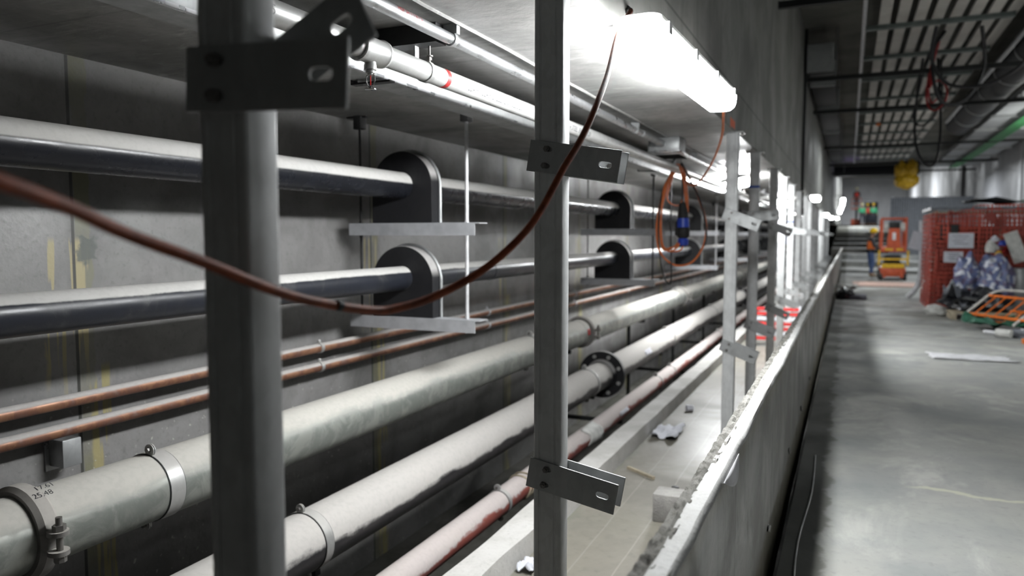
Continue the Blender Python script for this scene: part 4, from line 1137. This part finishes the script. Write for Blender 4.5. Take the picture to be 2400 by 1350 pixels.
# ------------------------------------------------------------------ scissor lift
LX, LY = 1.37, 28.0
t = thing('scissor_lift', 'orange scissor lift with a yellow frame standing behind the red netted store', 'scissor lift', (LX, LY, 0))
MB().box((LX - .38, LY - .0, .12), (LX + .38, LY + 1.7, .42), bev=.02).box((LX - .30, LY - .06, .14), (LX + .30, LY, .38), bev=.01).build('chassis', M['orange'], t)
for sx in (-1, 1):
    for yy_ in (.15, 1.5):
        MB().cyl((LX + sx * .30, LY + yy_, .16), (LX + sx * .42, LY + yy_, .16), .16, 20).build('wheel', M['tyre'], t)
    MB().box((LX + sx * .26 - .05, LY - .09, .10), (LX + sx * .26 + .05, LY - .05, .34)).build('bumper_tooth', M['orange'], t)
sc_ = MB()
for k in range(4):
    z = .46 + k * .10
    sc_.box((LX - .25, LY + .1, z), (LX + .25, LY + 1.6, z + .06))
sc_.build('scissor_stack', M['black_steel'], t)
MB().box((LX - .34, LY - .02, .42), (LX + .34, LY + .06, .56)).box((LX - .46, LY - .04, .50), (LX - .40, LY + .05, 1.0)).box((LX + .40, LY - .04, .50), (LX + .46, LY + .05, 1.0)).box((LX - .42, LY - .03, .68), (LX + .42, LY + .04, .74)).build('guard_frame', M['yellow'], t)
MB().box((LX - .38, LY - .02, .95), (LX + .38, LY + 1.75, 1.12), bev=.01).build('platform', M['orange'], t)
MB().box((LX - .26, LY - .03, 1.0), (LX - .02, LY - .02, 1.07)).box((LX + .08, LY - .03, 1.0), (LX + .28, LY - .02, 1.07)).build('warning_labels', M['yellow'], t)
rl = MB()
for sx in (-1, 1):
    for yy_ in (.02, .85, 1.7): rl.box((LX + sx * .36 - .03, LY + yy_ - .02, 1.1), (LX + sx * .36 + .03, LY + yy_ + .02, 2.1))
    for z in (1.6, 2.07): rl.box((LX + sx * .36 - .022, LY + .03, z - .022), (LX + sx * .36 + .022, LY + 1.69, z + .022))
for z in (2.07,): rl.box((LX - .37, LY + .004, z - .024), (LX + .37, LY + .036, z + .024)).box((LX - .37, LY + 1.684, z - .024), (LX + .37, LY + 1.716, z + .024))
rl.build('guard_rails', M['orange'], t)
MB().prism([(-.22, 0), (.22, 0), (.16, .62), (-.16, .62)], .06, T(LX, LY + .02, 1.12) @ RX(PI / 2)).build('front_panel', M['orange'], t)
MB().box((LX - .05, LY - .047, 1.35), (LX + .05, LY - .042, 1.6)).build('panel_marks', M['mask'], t)
MB().box((LX - .16, LY - .02, 1.74), (LX + .16, LY + .16, 1.95), bev=.02).build('control_box', M['black_steel'], t)
for sx in (-1, 1): MB().ball((LX + sx * .25, LY + .1, 1.78), .11, 2, (1, .6, 1.3), .3, sx).build('white_bundle', M['white_bag'], t)

# ------------------------------------------------------------------ people
def skinned(name, pts, edges, rad, mat, parent=None, root=0, sub=2):
    me = bpy.data.meshes.new(name); me.from_pydata([Vector(p) for p in pts], edges, []); me.update()
    o = bpy.data.objects.new(name, me); C.objects.link(o)
    o.modifiers.new('skin', 'SKIN').use_smooth_shade = True
    for i, r in enumerate(rad):
        me.skin_vertices[0].data[i].radius = (r, r) if not isinstance(r, tuple) else r
    me.skin_vertices[0].data[root].use_root = True
    s_ = o.modifiers.new('sub', 'SUBSURF'); s_.levels = sub; s_.render_levels = sub
    dg = bpy.context.evaluated_depsgraph_get(); dg.update()
    nm = bpy.data.meshes.new_from_object(o.evaluated_get(dg))
    C.objects.unlink(o); bpy.data.objects.remove(o)
    nm.name = name; nm.materials.clear(); nm.materials.append(mat)
    for p in nm.polygons: p.use_smooth = True
    q = bpy.data.objects.new(name, nm); C.objects.link(q)
    if parent: q.parent = parent
    return q
def person(lab, loc, rotz, J, vest, shirt, legs, hat, fingers=True, masked=False, grp=None):
    """figure in local space facing +Y, feet on z=0; J holds joints"""
    t = thing('person', lab, 'person', (0, 0, 0), grp)
    D = dict(pelvis=(0, 0, .93), waist=(0, .0, 1.06), chest=(0, .01, 1.27), neck=(0, .02, 1.45), head0=(0, .03, 1.53), head1=(0, .045, 1.62), head2=(0, .03, 1.70),
             sL=(-.19, 0, 1.38), eL=(-.25, 0, 1.10), wL=(-.25, .08, .86), sR=(.19, 0, 1.38), eR=(.25, 0, 1.10), wR=(.25, .08, .86),
             hL=(-.10, 0, .88), kL=(-.11, .02, .48), aL=(-.11, 0, .09), tL=(-.12, .16, .03), hR=(.10, 0, .88), kR=(.11, .02, .48), aR=(.11, 0, .09), tR=(.12, .16, .03))
    D.update(J)
    P, E, R = [], [], []
    ix = {}
    def add(n, r, par=None, p=None):
        P.append(p or D[n]); R.append(r); ix[n] = len(P) - 1
        if par: E.append((ix[par], ix[n]))
    add('pelvis', (.135, .10)); add('waist', (.125, .095), 'pelvis'); add('chest', (.15, .105), 'waist'); add('neck', .050, 'chest'); add('head0', .068, 'neck'); add('head1', (.078, .092), 'head0'); add('head2', .075, 'head1')
    for s in 'LR':
        add('s' + s, .058, 'chest'); add('e' + s, .044, 's' + s); add('w' + s, .028, 'e' + s)
        w = Vector(D['w' + s]); e = Vector(D['e' + s]); d = (w - e).normalized(); side = Vector((1 if s == 'L' else -1, 0, 0))
        pd = d.cross(Vector((0, 0, 1))); pd = pd.normalized() if pd.length > .1 else side
        add('p' + s, (.036, .018), 'w' + s, tuple(w + d * .065))
        if fingers:
            for k, (o_, l) in enumerate(((-.03, .065), (-.011, .08), (.009, .075), (.028, .058))):
                add('f%d%s' % (k, s), .0095, 'p' + s, tuple(w + d * .10 + pd * o_))
                add('g%d%s' % (k, s), .008, 'f%d%s' % (k, s), tuple(w + d * (.10 + l * .75) + pd * o_ + Vector((0, .0, -.02))))
            add('th' + s, .0105, 'w' + s, tuple(w + d * .045 + side * .035)); add('ti' + s, .009, 'th' + s, tuple(w + d * .085 + side * .05))
        add('h' + s, .085, 'pelvis'); add('k' + s, .056, 'h' + s); add('a' + s, .038, 'k' + s); add('t' + s, .034, 'a' + s)
    skinned('body', P, E, R, M['skin'], t)
    # nose, ears, eyes as part of the face
    h = Vector(D['head1'])
    MB().ball(h + Vector((0, .095, -.005)), .014, 2, (.8, 1, 1.4)).ball(h + Vector((-.078, 0, 0)), .02, 2, (.4, .8, 1.3)).ball(h + Vector((.078, 0, 0)), .02, 2, (.4, .8, 1.3)).build('nose_and_ears', M['skin'], t)
    MB().ball(h + Vector((-.03, .083, .02)), .010).ball(h + Vector((.03, .083, .02)), .010).build('eyes', M['hair'], t)
    if masked: MB().ball(h + Vector((0, .062, -.035)), .052, 2, (1, .8, .8)).build('face_mask', M['mask'], t)
    MB().ball(h + Vector((0, -.015, .035)), .097, 2, (.95, 1.05, .95)).build('hair', M['hair'], t)
    # clothes follow the same joints
    def lim(names, rad, name, mat, extra=()):
        skinned(name, [D[n] for n in names], [(i, i + 1) for i in range(len(names) - 1)] + list(extra), rad, mat, t)
    pts = ['waist', 'chest', 'sL', 'eL', 'sR', 'eR']
    hs = Vector(D['pelvis']) + Vector((0, 0, -.07))
    SP = [tuple(hs), D['waist'], D['chest'], D['neck'], D['sL'], D['eL'], tuple(Vector(D['eL']).lerp(Vector(D['wL']), .8)), D['sR'], D['eR'], tuple(Vector(D['eR']).lerp(Vector(D['wR']), .8))]
    skinned('shirt', SP, [(0, 1), (1, 2), (2, 3), (2, 4), (4, 5), (5, 6), (2, 7), (7, 8), (8, 9)], [(.160, .140), (.148, .125), (.152, .122), .076, .070, .056, .042, .070, .056, .042], M[shirt], t)
    VP_ = [tuple(hs), D['waist'], D['chest'], tuple(Vector(D['chest']).lerp(Vector(D['neck']), .75)), tuple(Vector(D['chest']).lerp(Vector(D['sL']), .72)), tuple(Vector(D['chest']).lerp(Vector(D['sR']), .72))]
    skinned('vest', VP_, [(0, 1), (1, 2), (2, 3), (2, 4), (2, 5)], [(.170, .150), (.162, .142), (.182, .148), .092, .100, .100], M[vest], t)
    LP = [(D['pelvis'][0], D['pelvis'][1], 1.03)]; LE = []; LR = [(.118, .112)]
    for s in 'LR':
        b = len(LP)
        LP += [tuple(Vector(D['h' + s]) + Vector((0, 0, -.05))), D['k' + s], tuple(Vector(D['a' + s]) + Vector((0, 0, .03)))]; LR += [.100, .072, .058]; LE += [(0, b), (b, b + 1), (b + 1, b + 2)]
    skinned('trousers', LP, LE, LR, M[legs], t)
    bl = MB().lathe((0, 0, .885), (0, 0, 1), [(0, .02), (.0, .165), (.03, .178), (.10, .176), (.125, .160), (.125, .02)], 24)
    for v in bl.b.verts: v.co.y *= .86
    bl.build('belt', M['black_cable'], t)
    for s in 'LR':
        a, q = Vector(D['a' + s]), Vector(D['t' + s])
        skinned('boot', [tuple(a + Vector((0, -.02, .05))), tuple(a + Vector((0, -.02, -.035))), tuple(q + Vector((0, .02, .012)))], [(0, 1), (1, 2)], [.052, .05, .043], M['boots'], t)
    c = h + Vector((0, 0, .045))
    MB().ball(c + Vector((0, -.005, .02)), .125, 3, (.92, 1.08, .82)).lathe(c + Vector((0, .015, -.01)), (0, 0, 1), [(0, .10), (.0, .145), (.008, .145), (.014, .10)], 24, True).ball(c + Vector((0, -.005, .028)), .128, 2, (.14, 1.05, .84)).build('hard_hat', M[hat], t)
    t.location = loc; t.rotation_euler = (0, 0, rotz)
    return t
person('worker in an orange vest, blue jeans and yellow hard hat standing beside the lift', (.737, 30.25, 0), math.radians(-78),
       dict(eL=(-.23, .06, 1.12), wL=(-.16, .30, 1.08), eR=(.24, .05, 1.12), wR=(.15, .28, 1.02), head0=(0, .05, 1.52), head1=(0, .08, 1.60), kR=(.11, .06, .48), aR=(.12, -.02, .09), tR=(.12, .14, .03), aL=(-.11, .10, .09), tL=(-.12, .26, .03)),
       'orange_vest', 'grey_shirt', 'jeans', 'helmet', masked=True)
for x, vest, hat, lab in ((.92, 'green_vest', 'helmet_white', 'far worker in green with a pale hard hat, left of the three on the ramp'),
                          (1.32, 'red_vest', 'helmet', 'far worker in red with a yellow hard hat, middle of the three on the ramp'),
                          (1.74, 'green_vest', 'helmet', 'far worker in green with a yellow hard hat, right of the three on the ramp')):
    person(lab, (x, 67.5 + (.7 if .95 < x < 1.5 else 0), 2.35), PI + .15 * (x - 1.3), dict(wR=(.2, .18, 1.0), kR=(.12, .08, .48)), vest, vest, 'dark_trousers', hat, False, grp='three far workers on the ramp')
# far orange boom lift with a worker in its basket
t = thing('boom_lift', 'small orange lift with a raised basket at the far end of the corridor', 'lift', (.52, 70, 2.35))
MB().box((.1, 69.6, 2.35), (.9, 71, 2.9), bev=.03).build('lift_base', M['orange'], t)
MB().box((.42, 70.2, 2.9), (.6, 70.4, 3.7)).build('mast', M['black_steel'], t)
b = MB().box((.1, 69.9, 3.7), (.9, 70.7, 3.8))
for z in (4.2, 4.6): b.box((.1, 69.9, z), (.9, 69.95, z + .05)).box((.1, 70.65, z), (.9, 70.7, z + .05)).box((.1, 69.9, z), (.15, 70.7, z + .05)).box((.85, 69.9, z), (.9, 70.7, z + .05))
for x in (.12, .5, .87): b.box((x - .02, 69.9, 3.8), (x + .02, 69.95, 4.6))
b.build('basket', M['orange'], t)
person('far worker in a red vest standing in the raised basket', (.5, 70.3, 3.8), PI, dict(), 'red_vest', 'grey_shirt', 'dark_trousers', 'helmet_white', False)
# ribbed hoarding at the far right and dark machine behind the workers
t = thing('ribbed_hoarding', 'pale grey ribbed metal hoarding beyond the red netted store', 'hoarding', (3, 40, 0))
hb = MB()
def hoard(u, v): return Vector((1.75 + u * 3.4, 40 + (.06 if int(u * 68 + .5) % 2 else 0), .4 + v * 2.9))
hb.grid(hoard, 68, 1, False).build('ribbed_sheet', plain('grey_ribbed_sheet', (.20, .21, .225), .6, .1), t)
for x in (1.8, 2.9, 4.0, 5.0): MB().box((x, 40.1, .4), (x + .08, 40.2, 3.35)).build('hoarding_post', M['galv'], t)
tag(MB().box((1.2, 72, 2.35), (2.2, 73, 4.4), bev=.05).build('dark_machine', M['dark_duct']), 'dark blue-black machine standing behind the three far workers', 'machine')
# pilasters on the right wall
for k, y in enumerate((20., 30., 45.)): struct('trim_%d' % (5 + k), MB().box((5.2, y, 0), (5.35, y + .5, HC)), M['rwall'])
# services on the right wall
for k, y in enumerate((29.0, 29.8)):
    tag(MB().cyl((5.28, y, .0), (5.28, y, HC), .05, 12).build('wall_pipe', M['black_steel'] if k == 0 else M['white_steel']), ('black' if k == 0 else 'pale') + ' upright pipe on the right wall above the store', 'pipe')
